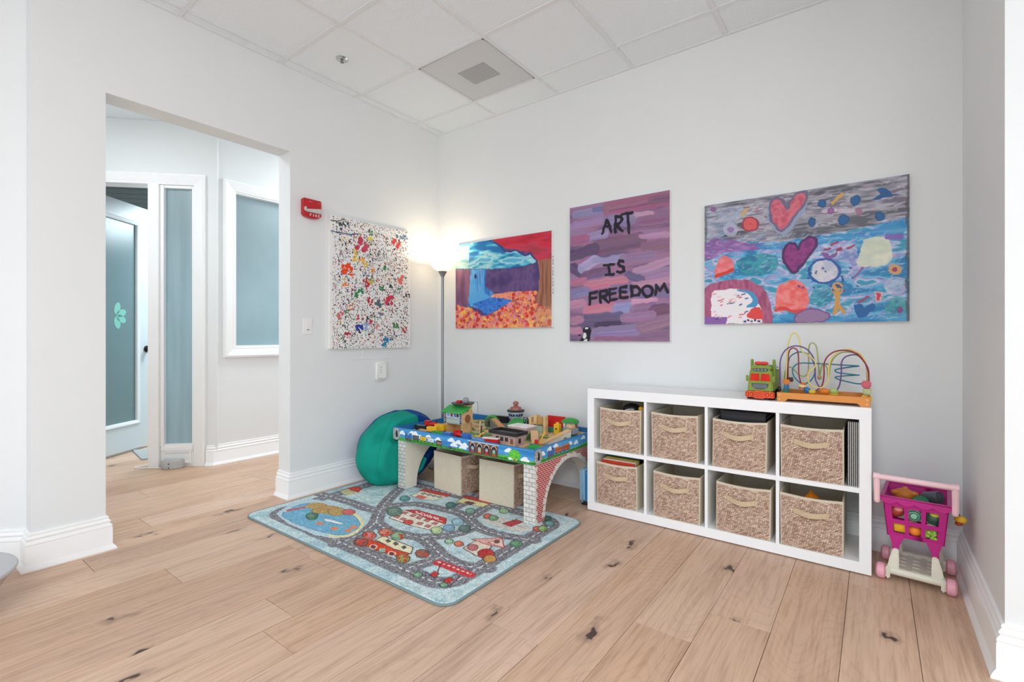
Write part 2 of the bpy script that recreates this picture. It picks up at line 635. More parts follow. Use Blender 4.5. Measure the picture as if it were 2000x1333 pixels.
class Paint:
    """a sheet of paint: a fine grid of vertices whose colours are laid down shape by shape (u right, v down)"""

    def __init__(s, w, h, res, base, quad=None, seed=1, wob=.003, wobscale=.05):
        s.w, s.h = w, h
        s.nx, s.ny = int(round(w / res)) + 1, int(round(h / res)) + 1
        s.X, s.Y = np.meshgrid(np.linspace(0, w, s.nx), np.linspace(0, h, s.ny))
        s.rng = np.random.default_rng(seed)
        s.c = np.empty((s.ny, s.nx, 3))
        s.c[:] = base
        s.Xw = s.X + wob * 2 * (s.noise(wobscale, wobscale) - .5)
        s.Yw = s.Y + wob * 2 * (s.noise(wobscale, wobscale) - .5)
        s.Hm = homography(quad, [(0, 0), (1, 0), (1, 1), (0, 1)]) if quad else None

    def m(s, p):
        if s.Hm is None:
            return p[0] * s.w, p[1] * s.h
        q = s.Hm @ np.array([p[0], p[1], 1.])
        return q[0] / q[2] * s.w, q[1] / q[2] * s.h

    def noise(s, sx, sy, octaves=2):
        out, amp, tot = 0, 1, 0
        for k in range(octaves):
            gx, gy = int(s.w / sx) + 3, int(s.h / sy) + 3
            g = s.rng.random((gy, gx))
            fx, fy = s.X / sx, s.Y / sy
            ix, iy = fx.astype(int), fy.astype(int)
            tx, ty = fx - ix, fy - iy
            tx, ty = tx * tx * (3 - 2 * tx), ty * ty * (3 - 2 * ty)
            v = (g[iy, ix] * (1 - tx) + g[iy, ix + 1] * tx) * (1 - ty) + (g[iy + 1, ix] * (1 - tx) + g[iy + 1, ix + 1] * tx) * ty
            out = out + v * amp
            tot += amp
            amp *= .55
            sx, sy = sx / 2.1, sy / 2.1
        return out / tot

    def streaks(s, cols, sx, sy, mask=None, alpha=1., gain=2.2, octaves=3):
        t = np.clip((s.noise(sx, sy, octaves) - .5) * gain + .5, 0, .999) * (len(cols) - 1)
        i = t.astype(int)
        f = (t - i)[..., None]
        C = np.array(cols, float)
        col = C[i] * (1 - f) + C[i + 1] * f
        k = alpha if mask is None else (mask * alpha)[..., None]
        s.c = s.c * (1 - k) + col * k

    def _win(s, x0, x1, y0, y1):
        a = max(0, int(x0 / s.w * (s.nx - 1)) - 1)
        b = min(s.nx, int(x1 / s.w * (s.nx - 1)) + 3)
        c = max(0, int(y0 / s.h * (s.ny - 1)) - 1)
        d = min(s.ny, int(y1 / s.h * (s.ny - 1)) + 3)
        return slice(c, max(c, d)), slice(a, max(a, b))

    def mask(s, pts, raw=False):
        P = [p if raw else s.m(p) for p in pts]
        xs, ys = [p[0] for p in P], [p[1] for p in P]
        w = s._win(min(xs) - .01, max(xs) + .01, min(ys) - .01, max(ys) + .01)
        X, Y = s.Xw[w], s.Yw[w]
        ins = np.zeros(X.shape, bool)
        for k in range(len(P)):
            (x1, y1), (x2, y2) = P[k - 1], P[k]
            if y1 == y2:
                continue
            ins ^= ((y1 > Y) != (y2 > Y)) & (X < (x2 - x1) * (Y - y1) / (y2 - y1) + x1)
        return w, ins

    def poly(s, pts, col, alpha=1., var=0., raw=False, edge=None, ew=.006):
        w, ins = s.mask(pts, raw)
        k = ins.astype(float)[..., None] * alpha
        cc = np.array(col, float)
        if var:
            cc = cc * (1 + var * (s.rng.random(ins.shape)[..., None] - .5) * 2)
        s.c[w] = s.c[w] * (1 - k) + cc * k
        if edge is not None:
            s.line(list(pts) + [pts[0]], ew, edge, raw=raw)

    def full(s, pts):
        m = np.zeros((s.ny, s.nx))
        w, ins = s.mask(pts)
        m[w] = ins
        return m

    def ring(s, x, y, rx, ry, rot=0, n=22):
        c, q = math.cos(rot), math.sin(rot)
        return [(x + rx * math.cos(t) * c - ry * math.sin(t) * q, y + rx * math.cos(t) * q + ry * math.sin(t) * c)
                for t in (2 * math.pi * k / n for k in range(n))]

    def ell(s, x, y, rx, ry, col, rot=0, **k):
        s.poly(s.ring(x, y, rx, ry, rot), col, **k)

    def line(s, pts, width, col, alpha=1., raw=False, closed=False, dash=None):
        P = [p if raw else s.m(p) for p in pts]
        if closed:
            P.append(P[0])
        run = 0
        for (x1, y1), (x2, y2) in zip(P[:-1], P[1:]):
            L = math.hypot(x2 - x1, y2 - y1)
            if L < 1e-7:
                continue
            w = s._win(min(x1, x2) - width, max(x1, x2) + width, min(y1, y2) - width, max(y1, y2) + width)
            X, Y = s.Xw[w], s.Yw[w]
            t = ((X - x1) * (x2 - x1) + (Y - y1) * (y2 - y1)) / L / L
            tc = np.clip(t, 0, 1)
            d = np.hypot(X - x1 - tc * (x2 - x1), Y - y1 - tc * (y2 - y1))
            k = np.clip((width / 2 - d) / (s.w / s.nx) + .5, 0, 1)
            if dash:
                k = k * (((run + tc * L) % dash) < dash * .55)
            run += L
            k = k[..., None] * alpha
            s.c[w] = s.c[w] * (1 - k) + np.array(col, float) * k

    def dot(s, x, y, r, col):
        w = s._win(x - r, x + r, y - r, y + r)
        k = (np.hypot(s.X[w] - x, s.Y[w] - y) < r)[..., None]
        s.c[w] = np.where(k, np.array(col, float), s.c[w])

    def build(s, name, m, parent, fn, gain=1.0):
        """fn(X, Y) -> arrays x, y, z"""
        x, y, z = fn(s.X, s.Y)
        co = np.stack([np.broadcast_to(a, s.X.shape) for a in (x, y, z)], -1).reshape(-1, 3).astype(np.float32)
        idx = np.arange(s.nx * s.ny).reshape(s.ny, s.nx)
        f = np.stack([idx[:-1, :-1], idx[1:, :-1], idx[1:, 1:], idx[:-1, 1:]], -1).reshape(-1, 4)
        me = bpy.data.meshes.new(name)
        me.vertices.add(len(co))
        me.vertices.foreach_set('co', co.ravel())
        me.loops.add(f.size)
        me.loops.foreach_set('vertex_index', f.ravel().astype(np.int32))
        me.polygons.add(len(f))
        me.polygons.foreach_set('loop_start', np.arange(0, f.size, 4, dtype=np.int32))
        me.update(calc_edges=True)
        a = me.color_attributes.new('paint', 'FLOAT_COLOR', 'POINT')
        c = np.clip(s.c / 255 * gain, 0, 1).reshape(-1, 3)
        c = np.where(c <= .04045, c / 12.92, ((c + .055) / 1.055) ** 2.4)
        a.data.foreach_set('color', np.concatenate([c, np.ones((len(c), 1))], 1).astype(np.float32).ravel())
        me.materials.append(m)
        o = bpy.data.objects.new(name, me)
        COL.objects.link(o)
        if parent is not None:
            o.parent = parent
        return o


def cr(pts, n=6, closed=False):
    return [(p.x, p.y) for p in spline([(a, b, 0) for a, b in pts], n, closed)]

# ================================================================== the room
H = 3.0
# ---- floor: single boards over a dark underlay
fl = thing('floor', 'light oak plank floor running through the playroom and the hall', 'floor', kind='structure')
MB().box(-4.6, 6.1, -7.1, 1.3, -.05, -.012).build('underlay', mat('underlay', (92, 72, 60), .8), fl)
rf = random.Random(11)
PW = .222
rest = MB()
k = 0
x = -4.6
while x < 6.1:
    y = 1.3 - rf.random() * 1.6
    first = True
    top = 1.3
    while top > -7.1:
        ln = rf.uniform(1.5, 2.1) if not first else rf.uniform(.4, 1.9)
        first = False
        y1, y0 = top, max(-7.1, top - ln)
        near = x > -2.9 and x < 4.1 and y1 > -3.7 and y0 < .25 and not (x < -.2 and y0 > -.9)
        g = .0008
        if near:
            cx, cy = x + PW / 2, (y0 + y1) / 2
            b = MB().box(x + g, x + PW - g, y0 + g, y1 - g, -.012, 0)
            b.build('plank', M_FLOOR, fl, origin=(cx, cy, 0), bevel=.0009, seg=1)
        else:
            rest.box(x + g, x + PW - g, y0 + g, y1 - g, -.012, 0)
        top = y0
    x += PW
r_ = rest.build('plank_field', M_FLOOR, fl)
r_['kind'] = 'stuff'

# ---- walls
T = .153
w = MB()
w.box(-T, 0, -1.433, T, 0, H).box(-T, 0, -2.446, -1.433, 2.42, H).box(-T, 0, -2.732, -2.446, 0, H)
struct(w.build('wall_left', M_WALL), 'pale grey wall with the wide uncased doorway into the hall', 'wall')
struct(MB().box(0, 3.75, 0, .12, 0, H).build('wall_back', M_WALL), 'pale grey wall where three paintings hang over the cube shelf', 'wall')
struct(MB().box(3.61, 3.75, -.82, 0, 0, H).box(3.61, 6.1, -.96, -.82, 0, H).build('wall_right', M_WALL),
       'pale grey side wall of the alcove beside the toy cart', 'wall')
# diagonal wall left of the pillar
w = MB().prism([(-.10, -2.732), (-1.1, -3.732), (-1.2, -3.66), (-.153, -2.62)], 0, H)
w.box(-1.2, -1.1, -7.1, -3.70, 0, H)
struct(w.build('wall_diagonal', M_WALL), 'narrow strip of pale grey wall left of the white pillar', 'wall')
struct(MB().box(6.0, 6.1, -2.0, -.96, 0, H).box(6.0, 6.1, -7.1, -5.2, 0, H).box(6.0, 6.1, -5.2, -2.0, 0, .4)
       .box(6.0, 6.1, -5.2, -2.0, 2.6, H).build('wall_east', M_WALL), 'room wall with a wide window behind the camera', 'wall')
struct(MB().box(-1.2, 6.1, -7.1, -7.0, 2.75, H).box(-1.2, -.6, -7.1, -7.0, 0, 2.75).box(5.8, 6.1, -7.1, -7.0, 0, 2.75)
       .build('wall_front', M_WALL), 'glazed shop front wall behind the camera', 'wall')

# ---- hall beyond the doorway
XH = -1.39
w = MB()
w.box(XH - .12, XH, -1.37, -1.20, 0, H).box(XH - .12, XH, -1.20, -.28, 0, 1.036).box(XH - .12, XH, -1.20, -.28, 2.444, H)
w.box(XH - .12, XH, -.28, 1.2, 0, H)
w.box(-1.6, 0, 1.2, 1.3, 0, H)
struct(w.build('wall_hall', M_WALL), 'pale grey hall wall with the frosted window seen through the doorway', 'wall')
# local frame of the angled entrance: s to the left along the wall, n towards the hall
DM = Matrix(((-.70711, .70711, 0, XH), (-.70711, -.70711, 0, -1.37), (0, 0, 1, 0), (0, 0, 0, 1)))
w = MB(M=DM)
w.box(-.03, .10, -.12, 0, 0, H).box(.10, 1.55, -.12, 0, 2.50, H).box(1.42, 1.62, -.12, 0, 0, H)
struct(w.build('wall_entry', M_WALL), 'angled hall wall around the glazed entrance door', 'wall')
e1 = DM @ Vector((1.6, 0, 0))
w = MB().prism([(e1.x, e1.y), (e1.x - .1, e1.y - .05), (-1.25, -3.95), (-1.15, -3.85)], 0, H)
struct(w.build('wall_hall_end', M_WALL), 'hall wall hidden behind the pillar', 'wall')
# lobby on the far side of the glass
M_LOB = mat('lobby_wall', (150, 166, 172), .7, var=.02)
w = MB()
w.box(-4.7, -4.6, -5.0, 1.3, 0, 2.85).box(-4.7, -1.5, 1.3, 1.4, 0, 2.85).box(-4.7, -2.3, -5.1, -5.0, 0, 2.85)
struct(w.build('wall_lobby', M_LOB), 'blue-grey lobby wall beyond the open glass door', 'wall')
lc = thing('ceiling_lobby', 'dark boarded lobby ceiling above the open door', 'ceiling', kind='structure')
M_LC = mat('lobby_ceiling', (88, 96, 96), .7, var=.08)
for k in range(14):
    MB(M=DM).box(.06 - .2 * k, 2.6, -.16 - .2 * (k + 1) + .006, -.16 - .2 * k - .006, 2.72, 2.76).build('board', M_LC, lc)

# ---- ceiling: slab, lay-in tiles, T bars
ce = thing('ceiling', 'white suspended tile ceiling over the play corner', 'ceiling', kind='structure')
MB().box(-4.8, 6.2, -7.2, 1.5, 3.02, 3.1).build('slab', M_TILE, ce)
GX = [.09 + .61 * k for k in range(-1, 9)]
GY = [-.30 - .605 * k for k in range(-1, 8)]
vent_cell = None
xs = [0] + [g for g in GX if .05 < g < 4.6] + [4.6]
ys = [0] + [g for g in GY if g < -.05]
tile_cache = {}
for i in range(len(xs) - 1):
    for j in range(len(ys) - 1):
        x0, x1, y1, y0 = xs[i], xs[i + 1], ys[j], ys[j + 1]
        if x0 > 3.61 and y1 > -.9:
            continue
        if abs(x0 - .70) < .02 and abs(y1 + .30) < .02:
            vent_cell = (x0, x1, y0, y1)
            continue
        key = (round(x1 - x0, 3), round(y1 - y0, 3))
        cx, cy = (x0 + x1) / 2, (y0 + y1) / 2
        if key in tile_cache:
            o = bpy.data.objects.new('ceiling_tile', tile_cache[key])
            COL.objects.link(o)
            o.location = (cx, cy, 3.004)
            o.parent = ce
        else:
            hx, hy = key[0] / 2 - .0125, key[1] / 2 - .0125
            o = MB().box(cx - hx, cx + hx, cy - hy, cy + hy, 3.004, 3.019).build('ceiling_tile', M_TILE, ce, origin=(cx, cy, 3.004))
            tile_cache[key] = o.data
        if random.random() < .35:
            o.rotation_euler = (R(random.uniform(-.15, .15)), R(random.uniform(-.15, .15)), 0)
for g in xs[1:-1]:
    y_hi = 0 if g < 3.61 else -.96
    MB().box(g - .012, g + .012, ys[-1], y_hi, 2.9985, 3.012).build('grid_bar', M_BAR, ce)
for g in ys[1:]:
    MB().box(0, 4.6 if g < -.96 else 3.61, g - .012, g + .012, 2.9980, 3.012).build('grid_bar', M_BAR, ce)
wa = MB().box(0, 3.61, -.022, 0, 2.9975, 3.012).box(0, .022, -2.732, -.022, 2.9975, 3.012)
wa.build('wall_angle', M_BAR, ce)
MB().box(4.6, 6.0, -7, -.96, 3.0, 3.02).box(-1.1, 4.6, -7, ys[-1], 3.0, 3.02).box(-4.6, -.0, -5, 1.3, 3.001, 3.02).build('plain_field', M_TILE, ce)

# ---- baseboards, mitred round the corners
BP = [(0, 0), (.040, 0), (.040, .006), (.033, .018), (.026, .026), (.024, .030), (.024, .112), (.022, .116), (.0215, .119), (.024, .122),
      (.022, .130), (.014, .137), (.013, .140), (.017, .144), (.018, .150), (.012, .158), (.009, .161), (.009, .164), (.011, .167), (.010, .172), (.004, .175), (0, .175)]


def base_run(path, names):
    """sweep the profile along the path; each leg of the path becomes the named object"""
    P = [Vector((p[0], p[1], 0)) for p in path]
    offs = []
    for i in range(len(P)):
        ns = []
        if i:
            d = P[i] - P[i - 1]
            ns.append(Vector((d.y, -d.x, 0)).normalized())
        if i < len(P) - 1:
            d = P[i + 1] - P[i]
            ns.append(Vector((d.y, -d.x, 0)).normalized())
        b = sum(ns, Vector()) / len(ns)
        b.normalize()
        offs.append(b / b.dot(ns[0]))
    for i, (nm, lab) in enumerate(names):
        n = len(BP)
        vs = [P[j] + offs[j] * o + Vector((0, 0, z)) for j in (i, i + 1) for o, z in BP]
        fs = [(k, (k + 1) % n, n + (k + 1) % n, n + k) for k in range(n)] + [tuple(range(n)), tuple(range(n, 2 * n))[::-1]]
        struct(MB().add(vs, fs).build(nm, M_TRIM, ang=28), lab, 'baseboard')


base_run([(-.153, -1.433), (0, -1.433), (0, 0), (3.61, 0), (3.61, -.96), (6.0, -.96)],
         [('baseboard_jamb', 'short white baseboard return inside the doorway by the rug'),
          ('baseboard_left', 'white baseboard behind the teal bean bag'),
          ('baseboard_back', 'white baseboard running behind the cube shelf'),
          ('baseboard_right', 'white baseboard along the alcove wall by the toy cart'),
          ('baseboard_corner', 'white baseboard at the lower right edge of the picture')])
base_run([(-1.1, -3.732), (-.10, -2.732), (0, -2.732), (0, -2.446), (-.153, -2.446)],
         [('baseboard_diagonal', 'white baseboard at the far left edge behind the footstool'),
          ('baseboard_return', 'tiny white baseboard return at the left of the pillar'),
          ('baseboard_pillar', 'tall white baseboard at the foot of the pillar'),
          ('baseboard_doorway', 'white baseboard return on the doorway side of the pillar')])
p_a = DM @ Vector((.055, 0, 0))
base_run([(p_a.x, p_a.y), (XH, -1.37), (XH, 1.2)],
         [('baseboard_entry', 'sliver of white baseboard next to the entrance casing'),
          ('baseboard_hall', 'white baseboard under the frosted hall window')])

# ---- window in the hall
CP = [(0, 0), (0, .018), (.010, .022), (.016, .020), (.022, .024), (.040, .026), (.052, .030), (.070, .034), (.078, .036), (.085, .030), (.092, .030), (.095, .0)]


def casing(mb, s0, s1, z0, z1, sides='LRTB', P=CP):
    """mitred picture-frame moulding around an opening in local (s, n, z); the profile grows outwards"""
    seq = {'B': ((s0, z0), (s1, z0)), 'R': ((s1, z0), (s1, z1)), 'T': ((s1, z1), (s0, z1)), 'L': ((s0, z1), (s0, z0))}
    out = {'B': (0, -1), 'R': (1, 0), 'T': (0, 1), 'L': (-1, 0)}
    nxt, prv = {'B': 'R', 'R': 'T', 'T': 'L', 'L': 'B'}, {'B': 'L', 'R': 'B', 'T': 'R', 'L': 'T'}
    for q in sides:
        (a, b), (c, d) = seq[q]
        vs = []
        for (px, pz), other in (((a, b), prv[q]), ((c, d), nxt[q])):
            ox, oz = out[q]
            if other in sides:
                ox, oz = ox + out[other][0], oz + out[other][1]
            for o, h in P:
                vs.append((px + ox * o, h, pz + oz * o))
        n = len(P)
        mb.add(vs, [(k, (k + 1) % n, n + (k + 1) % n, n + k) for k in range(n)] + [tuple(range(n)), tuple(range(n, 2 * n))[::-1]])
    return mb


WM = Matrix(((0, 1, 0, XH), (1, 0, 0, 0), (0, 0, 1, 0), (0, 0, 0, 1)))
wn = thing('window_1', 'frosted window in a white moulded frame on the hall wall', 'window', kind='structure')
casing(MB(M=WM), -1.20, -.28, 1.036, 2.444).build('window_casing', M_TRIM, wn, ang=28)
MB(M=WM).box(-1.20, -1.185, -.1, .01, 1.036, 2.444).box(-.295, -.28, -.1, .01, 1.036, 2.444).box(-1.185, -.295, -.1, .01, 1.036, 1.05) \
    .box(-1.185, -.295, -.1, .01, 2.43, 2.444).build('window_frame', M_TRIM, wn)
MB(M=WM).box(-1.186, -.294, -.05, -.042, 1.049, 2.431).build('pane', M_FROST, wn)

# ---- entrance: frame, side light, open glazed door
en = thing('door_frame', 'white entrance frame with a tall narrow frosted side light', 'door frame', kind='structure')
DZ = 2.445
b = MB(M=DM)
casing(b, .152, 1.40, 0, DZ, 'LT')
b.build('door_casing', M_TRIM, en, ang=28)
MB(M=DM).box(.10, .155, -.12, .004, 0, 2.47).build('side_post', M_TRIM, en, bevel=.002)
MB(M=DM).box(.425, .512, -.13, .03, 0, DZ).build('mullion', M_TRIM, en, bevel=.004)
MB(M=DM).box(.155, 1.42, -.12, .004, DZ, 2.50).build('head', M_TRIM, en, bevel=.002)
MB(M=DM).box(1.33, 1.42, -.12, .02, 0, DZ).build('hinge_post', M_TRIM, en, bevel=.003)
b = MB(M=DM)
b.box(.155, .425, -.08, 0, 0, .165)
b.build('kick_panel', M_TRIM, en)
casing(MB(M=DM), .20, .39, .045, .115, P=[(0, 0), (0, .003), (.008, .008), (.016, .010), (.022, .008), (.022, 0)]).build('panel_moulding', M_TRIM, en)
MB(M=DM).box(.158, .422, -.03, .014, .135, .175).build('glazing_sill', M_TRIM, en, bevel=.005)
b = MB(M=DM)
b.box(.155, .172, -.06, .006, .175, DZ).box(.395, .425, -.06, .010, .175, DZ).box(.172, .395, -.06, .006, 2.42, DZ).box(.172, .395, -.06, .006, .165, .195)
b.build('glazing_stop', M_TRIM, en, bevel=.003)
MB(M=DM).box(.170, .398, -.035, -.028, .19, 2.425).build('pane', M_FROST, en)

dr = thing('door_1', 'open entrance door with frosted glass and round black knob', 'door', kind='structure')
hx, hy = -2.178, -2.213
ddx, ddy = -.559, .761
dl = math.hypot(ddx, ddy)
ddx, ddy = ddx / dl, ddy / dl
# local: a along the leaf, b towards the hall, z
DD = Matrix(((ddx, ddy, 0, hx), (ddy, -ddx, 0, hy), (0, 0, 1, 0), (0, 0, 0, 1)))
LW, LH = .955, 2.43
M_DOOR = mat('door_paint', (206, 216, 220), .35, var=.01)
b = MB(M=DD)
b.box(0, .155, -.022, .022, .025, LH).box(LW - .155, LW, -.022, .022, .025, LH).box(.155, LW - .155, -.022, .022, .025, .27).box(.155, LW - .155, -.022, .022, LH - .16, LH)
b.build('leaf', M_DOOR, dr)
casing(MB(M=DD @ Matrix.Translation((0, .022, 0))), .155 + .03, LW - .155 - .03, .30, LH - .19,
       P=[(-.002, -.02), (-.002, .004), (.012, .010), (.026, .012), (.034, .006), (.034, 0)]).build('glass_bead', mat('bead_white', (236, 240, 242), .3, var=.01), dr)
M_DGLASS = mat('door_glass', (112, 136, 140), .25, var=.03, scale=2)
MB(M=DD).box(.155, LW - .155, -.006, .006, .27, LH - .16).build('pane', M_DGLASS, dr)
k = MB(M=DD)
k.cyl((LW - .065, .022, 1.005), (LW - .065, .030, 1.005), .034, n=24).cyl((LW - .065, .030, 1.005), (LW - .065, .058, 1.005), .014)
k.build('rose', M_BLACK, dr)
MB(M=DD).ell((LW - .065, .072, 1.005), (.031, .022, .031)).build('knob', M_BLACK, dr)
# pale teal leaf marks and faint letters on the glass
M_LEAF = mat('teal_print', (128, 196, 182), .4, var=.02)
lf = MB(M=DD)
for t in (20, 75, 285, 335):
    c, s_ = math.cos(R(t)), math.sin(R(t))
    pts = []
    for q in range(12):
        u = q / 12 * 2 * math.pi
        px, pz = .07 + .06 * math.cos(u), .035 * math.sin(u)
        pts.append((.53 + px * c - pz * s_, 1.33 + px * s_ + pz * c))
    lf.prism(pts, .0065, .0072, 'xz')
lf.build('logo', M_LEAF, dr)

# grey mat past the door
mt = MB().prism([(-2.62, -1.62), (-2.10, -1.69), (-2.02, -1.42), (-2.35, -1.15)], .0005, .010)
tag(mt.build('door_mat', mat('grey_mat', (168, 172, 172), .9, var=.1, scale=60, bump=.4), bevel=.003), 'small grey mat on the floor behind the entrance mullion', 'mat')

# ================================================================== fixtures on walls and ceiling
x0, x1, y0, y1 = vent_cell
v = thing('ceiling_vent', 'square grey ceiling vent panel with a perforated centre', 'vent', ((x0 + x1) / 2, (y0 + y1) / 2, 2.998))
M_VENT = mat('vent_metal', (206, 210, 212), .55, var=.01, spec=.3)
hx_, hy_ = (x1 - x0) / 2 - .013, (y1 - y0) / 2 - .013
MB().box(-hx_, hx_, -hy_, hy_, .002, .012).build('face_plate', M_VENT, v, bevel=.002)
MB().box(-hx_, hx_, -hy_, -hy_ + .012, -.002, .004).box(-hx_, hx_, hy_ - .012, hy_, -.002, .004).box(-hx_, -hx_ + .012, -hy_, hy_, -.002, .004) \
    .box(hx_ - .012, hx_, -hy_, hy_, -.002, .004).build('rim', M_VENT, v, bevel=.001)
pm = bpy.data.materials.new('perforated_metal')
pm.use_nodes = True
nt = pm.node_tree
b_ = nt.nodes['Principled BSDF']
b_.inputs['Roughness'].default_value = .6
tc_ = nt.nodes.new('ShaderNodeTexCoord')
vo_ = nt.nodes.new('ShaderNodeTexVoronoi')
vo_.inputs['Scale'].default_value = 75
vo_.inputs['Randomness'].default_value = 0
rr_ = ramp(nt, [(.28, lin((96, 96, 96))), (.4, lin((196, 200, 202)))])
nt.links.new(tc_.outputs['Object'], vo_.inputs['Vector'])
nt.links.new(vo_.outputs['Distance'], rr_.inputs[0])
nt.links.new(rr_.outputs[0], b_.inputs['Base Color'])
MB().box(-.115, .125, -.085, .105, -.0005, .003).build('perforated_centre', pm, v)

v = thing('sprinkler_head', 'small chrome sprinkler head in a ceiling tile', 'sprinkler', (.385, -1.28, 3.004))
MB().lathe([(.040, .0), (.040, -.004), (.030, -.010), (.018, -.012), (.0, -.012)], n=28).build('escutcheon', M_CHROME, v)
MB().cyl((0, 0, -.010), (0, 0, -.018), .008).tube([(-.009, 0, -.010), (-.010, 0, -.018), (0, 0, -.024)], .002, 6) \
    .tube([(.009, 0, -.010), (.010, 0, -.018), (0, 0, -.024)], .002, 6).cyl((0, 0, -.024), (0, 0, -.026), .013).build('deflector', M_STEEL, v)

# fire alarm on the left wall
v = thing('fire_alarm', 'red fire alarm with a clear strobe on the wall above the switch', 'fire alarm', (0, -1.287, 2.045))
M_RED = mat('alarm_red', (188, 26, 34), .35, var=.03)
pl = []
W2 = .069
top = [(-W2, .066), (W2, .066)]
bot = [(W2 * math.cos(t) * 1.0, -.045 - .024 * math.sin(t)) for t in (math.pi * k / 10 for k in range(11))]
MB().prism([(-W2, .066)] + [(-a, z) for a, z in bot] + [(W2, .066)], .0008, .044, 'yz').build('body', M_RED, v, bevel=.006, seg=3)
MB().prism([(-.050, -.012)] + [(-.050 + .02 * math.cos(t), -.012 + .019 * math.sin(t)) for t in (math.pi / 2 + math.pi * k / 10 for k in range(11))] +
           [(.062, -.031), (.062, .007)], .044, .053, 'yz').build('strobe_lens', mat('strobe', (206, 204, 200), .2, .3, var=.35, scale=220), v, bevel=.004)
for ya, yb, za in ((-.03, -.004, .046), (.035, .062, .044)):
    MB().box(.0438, .0447, ya, yb, za, za + .002).build('vent_slot', mat('alarm_pink', (226, 150, 150), .5), v)


def strokes(mb, segs, w, d0, d1):
    """flat letters in the local y-z plane, facing +x"""
    for (a, b), (c, d) in segs:
        l = math.hypot(c - a, d - b)
        tx, tz = (c - a) / l * w / 2, (d - b) / l * w / 2
        nx, nz = -tz, tx
        mb.prism([(a - tx + nx, b - tz + nz), (a - tx - nx, b - tz - nz), (c + tx - nx, d + tz - nz), (c + tx + nx, d + tz + nz)], d0, d1, 'yz')


FT = {'F': [((0, 0), (0, 1)), ((0, 1), (.6, 1)), ((0, .5), (.5, .5))], 'I': [((.3, 0), (.3, 1))],
      'R': [((0, 0), (0, 1)), ((0, 1), (.55, .95)), ((.55, .95), (.55, .55)), ((.55, .55), (0, .5)), ((.2, .5), (.6, 0))],
      'E': [((0, 0), (0, 1)), ((0, 1), (.6, 1)), ((0, .5), (.5, .5)), ((0, 0), (.6, 0))]}
lt = MB()
for q, ch in enumerate('FIRE'):
    strokes(lt, [tuple((-.022 + q * .021 + px * .015, -.055 + pz * .016) for px, pz in sg) for sg in FT[ch]], .0032, .0438, .0450)
lt.build('lettering', mat('letter_white', (245, 245, 245), .5, var=.01), v)

v = thing('light_switch', 'white rocker light switch with a dark slider below the fire alarm', 'switch', (0, -1.305, 1.202))
MB().box(.0005, .006, -.036, .036, -.058, .058).build('wall_plate', M_PLASTIC_W, v, bevel=.003)
MB().box(.006, .010, -.017, .017, -.034, .034).build('rocker', M_PLASTIC_W, v, bevel=.002)
MB().box(.010, .0115, -.010, .010, -.027, -.022).build('slider', mat('dark_grey', (84, 84, 84), .5), v)

v = thing('wall_sensor', 'white plug-in box with three dark dots under the splatter painting', 'wall device', (0, -.668, .848))
MB().box(.0005, .030, -.055, .055, -.076, .076).build('housing', M_PLASTIC_W, v, bevel=.010, seg=3)
MB().box(.028, .034, -.040, .044, -.062, .062).build('front_cover', M_PLASTIC_W, v, bevel=.006, seg=3)
for dz in (-.012, .010, .032):
    MB().cyl((.0335, -.012, dz), (.0350, -.012, dz), .0035, n=10).build('indicator', M_BLACK, v)
tag(MB().box(.0003, .004, -.921, -.544, .950, .955).box(.0003, .004, -.833, -.829, .955, 1.026).build('wall_cable_strip', M_PLASTIC_W),
    'thin white cable strip on the wall under the splatter painting', 'cable')
v = thing('wall_outlet', 'white power outlet on the back wall behind the toy station', 'outlet', (.455, 0, .50))
MB().box(-.036, .036, -.006, -.0005, -.058, .058).build('wall_plate', M_PLASTIC_W, v, bevel=.003)
for dz in (-.02, .02):
    MB().box(-.015, .015, -.008, -.006, dz - .013, dz + .013).build('socket', M_PLASTIC_W, v, bevel=.002)

# device and cable at the foot of the entrance frame
v = thing('floor_device', 'grey half-round box with dark dots at the foot of the entrance frame', 'device')
DEV = DM @ Matrix.Translation((.30, .075, 0))
hp = [(-.085, -.045), (.085, -.045)] + [(.085 * math.cos(t), -.03 + .075 * math.sin(t)) for t in (math.pi * k / 14 for k in range(15))]
MB(M=DEV).prism(hp, .0, .075).build('housing', mat('speckled_grey', (186, 187, 186), .6, var=.08, scale=160), v, bevel=.008, seg=3)
d_ = MB(M=DEV)
for px, py, pz in ((-.05, .025, .05), (0, .046, .05), (.05, .025, .05), (-.06, .010, .022), (0, .046, .018), (.055, .018, .022)):
    d_ = MB(M=DEV).ell((px, py, pz), (.005, .005, .005), 8, 6)
    d_.build('hole', M_BLACK, v)
c_ = [DM @ Vector(p) for p in ((.39, .06, .006), (.47, .055, .006), (.53, .045, .006), (.60, .03, .006), (.62, .0, .006), (.58, -.03, .006), (.54, -.06, .006))]
tag(MB().tube(spline(c_, 6), .0045, 6).build('cable', M_PLASTIC_W), 'white cable looping from the grey box round the entrance mullion', 'cable')

# ================================================================== cube shelf
S = thing('cube_shelf', 'white eight-cube shelf unit standing against the back wall', 'shelf', (1.771, -.4, 0))
SW, SD, SH, ft = 1.483, .385, .79, .047


def part(mb, name, m, parent, **k):
    return mb.build(name, m, parent, **k)


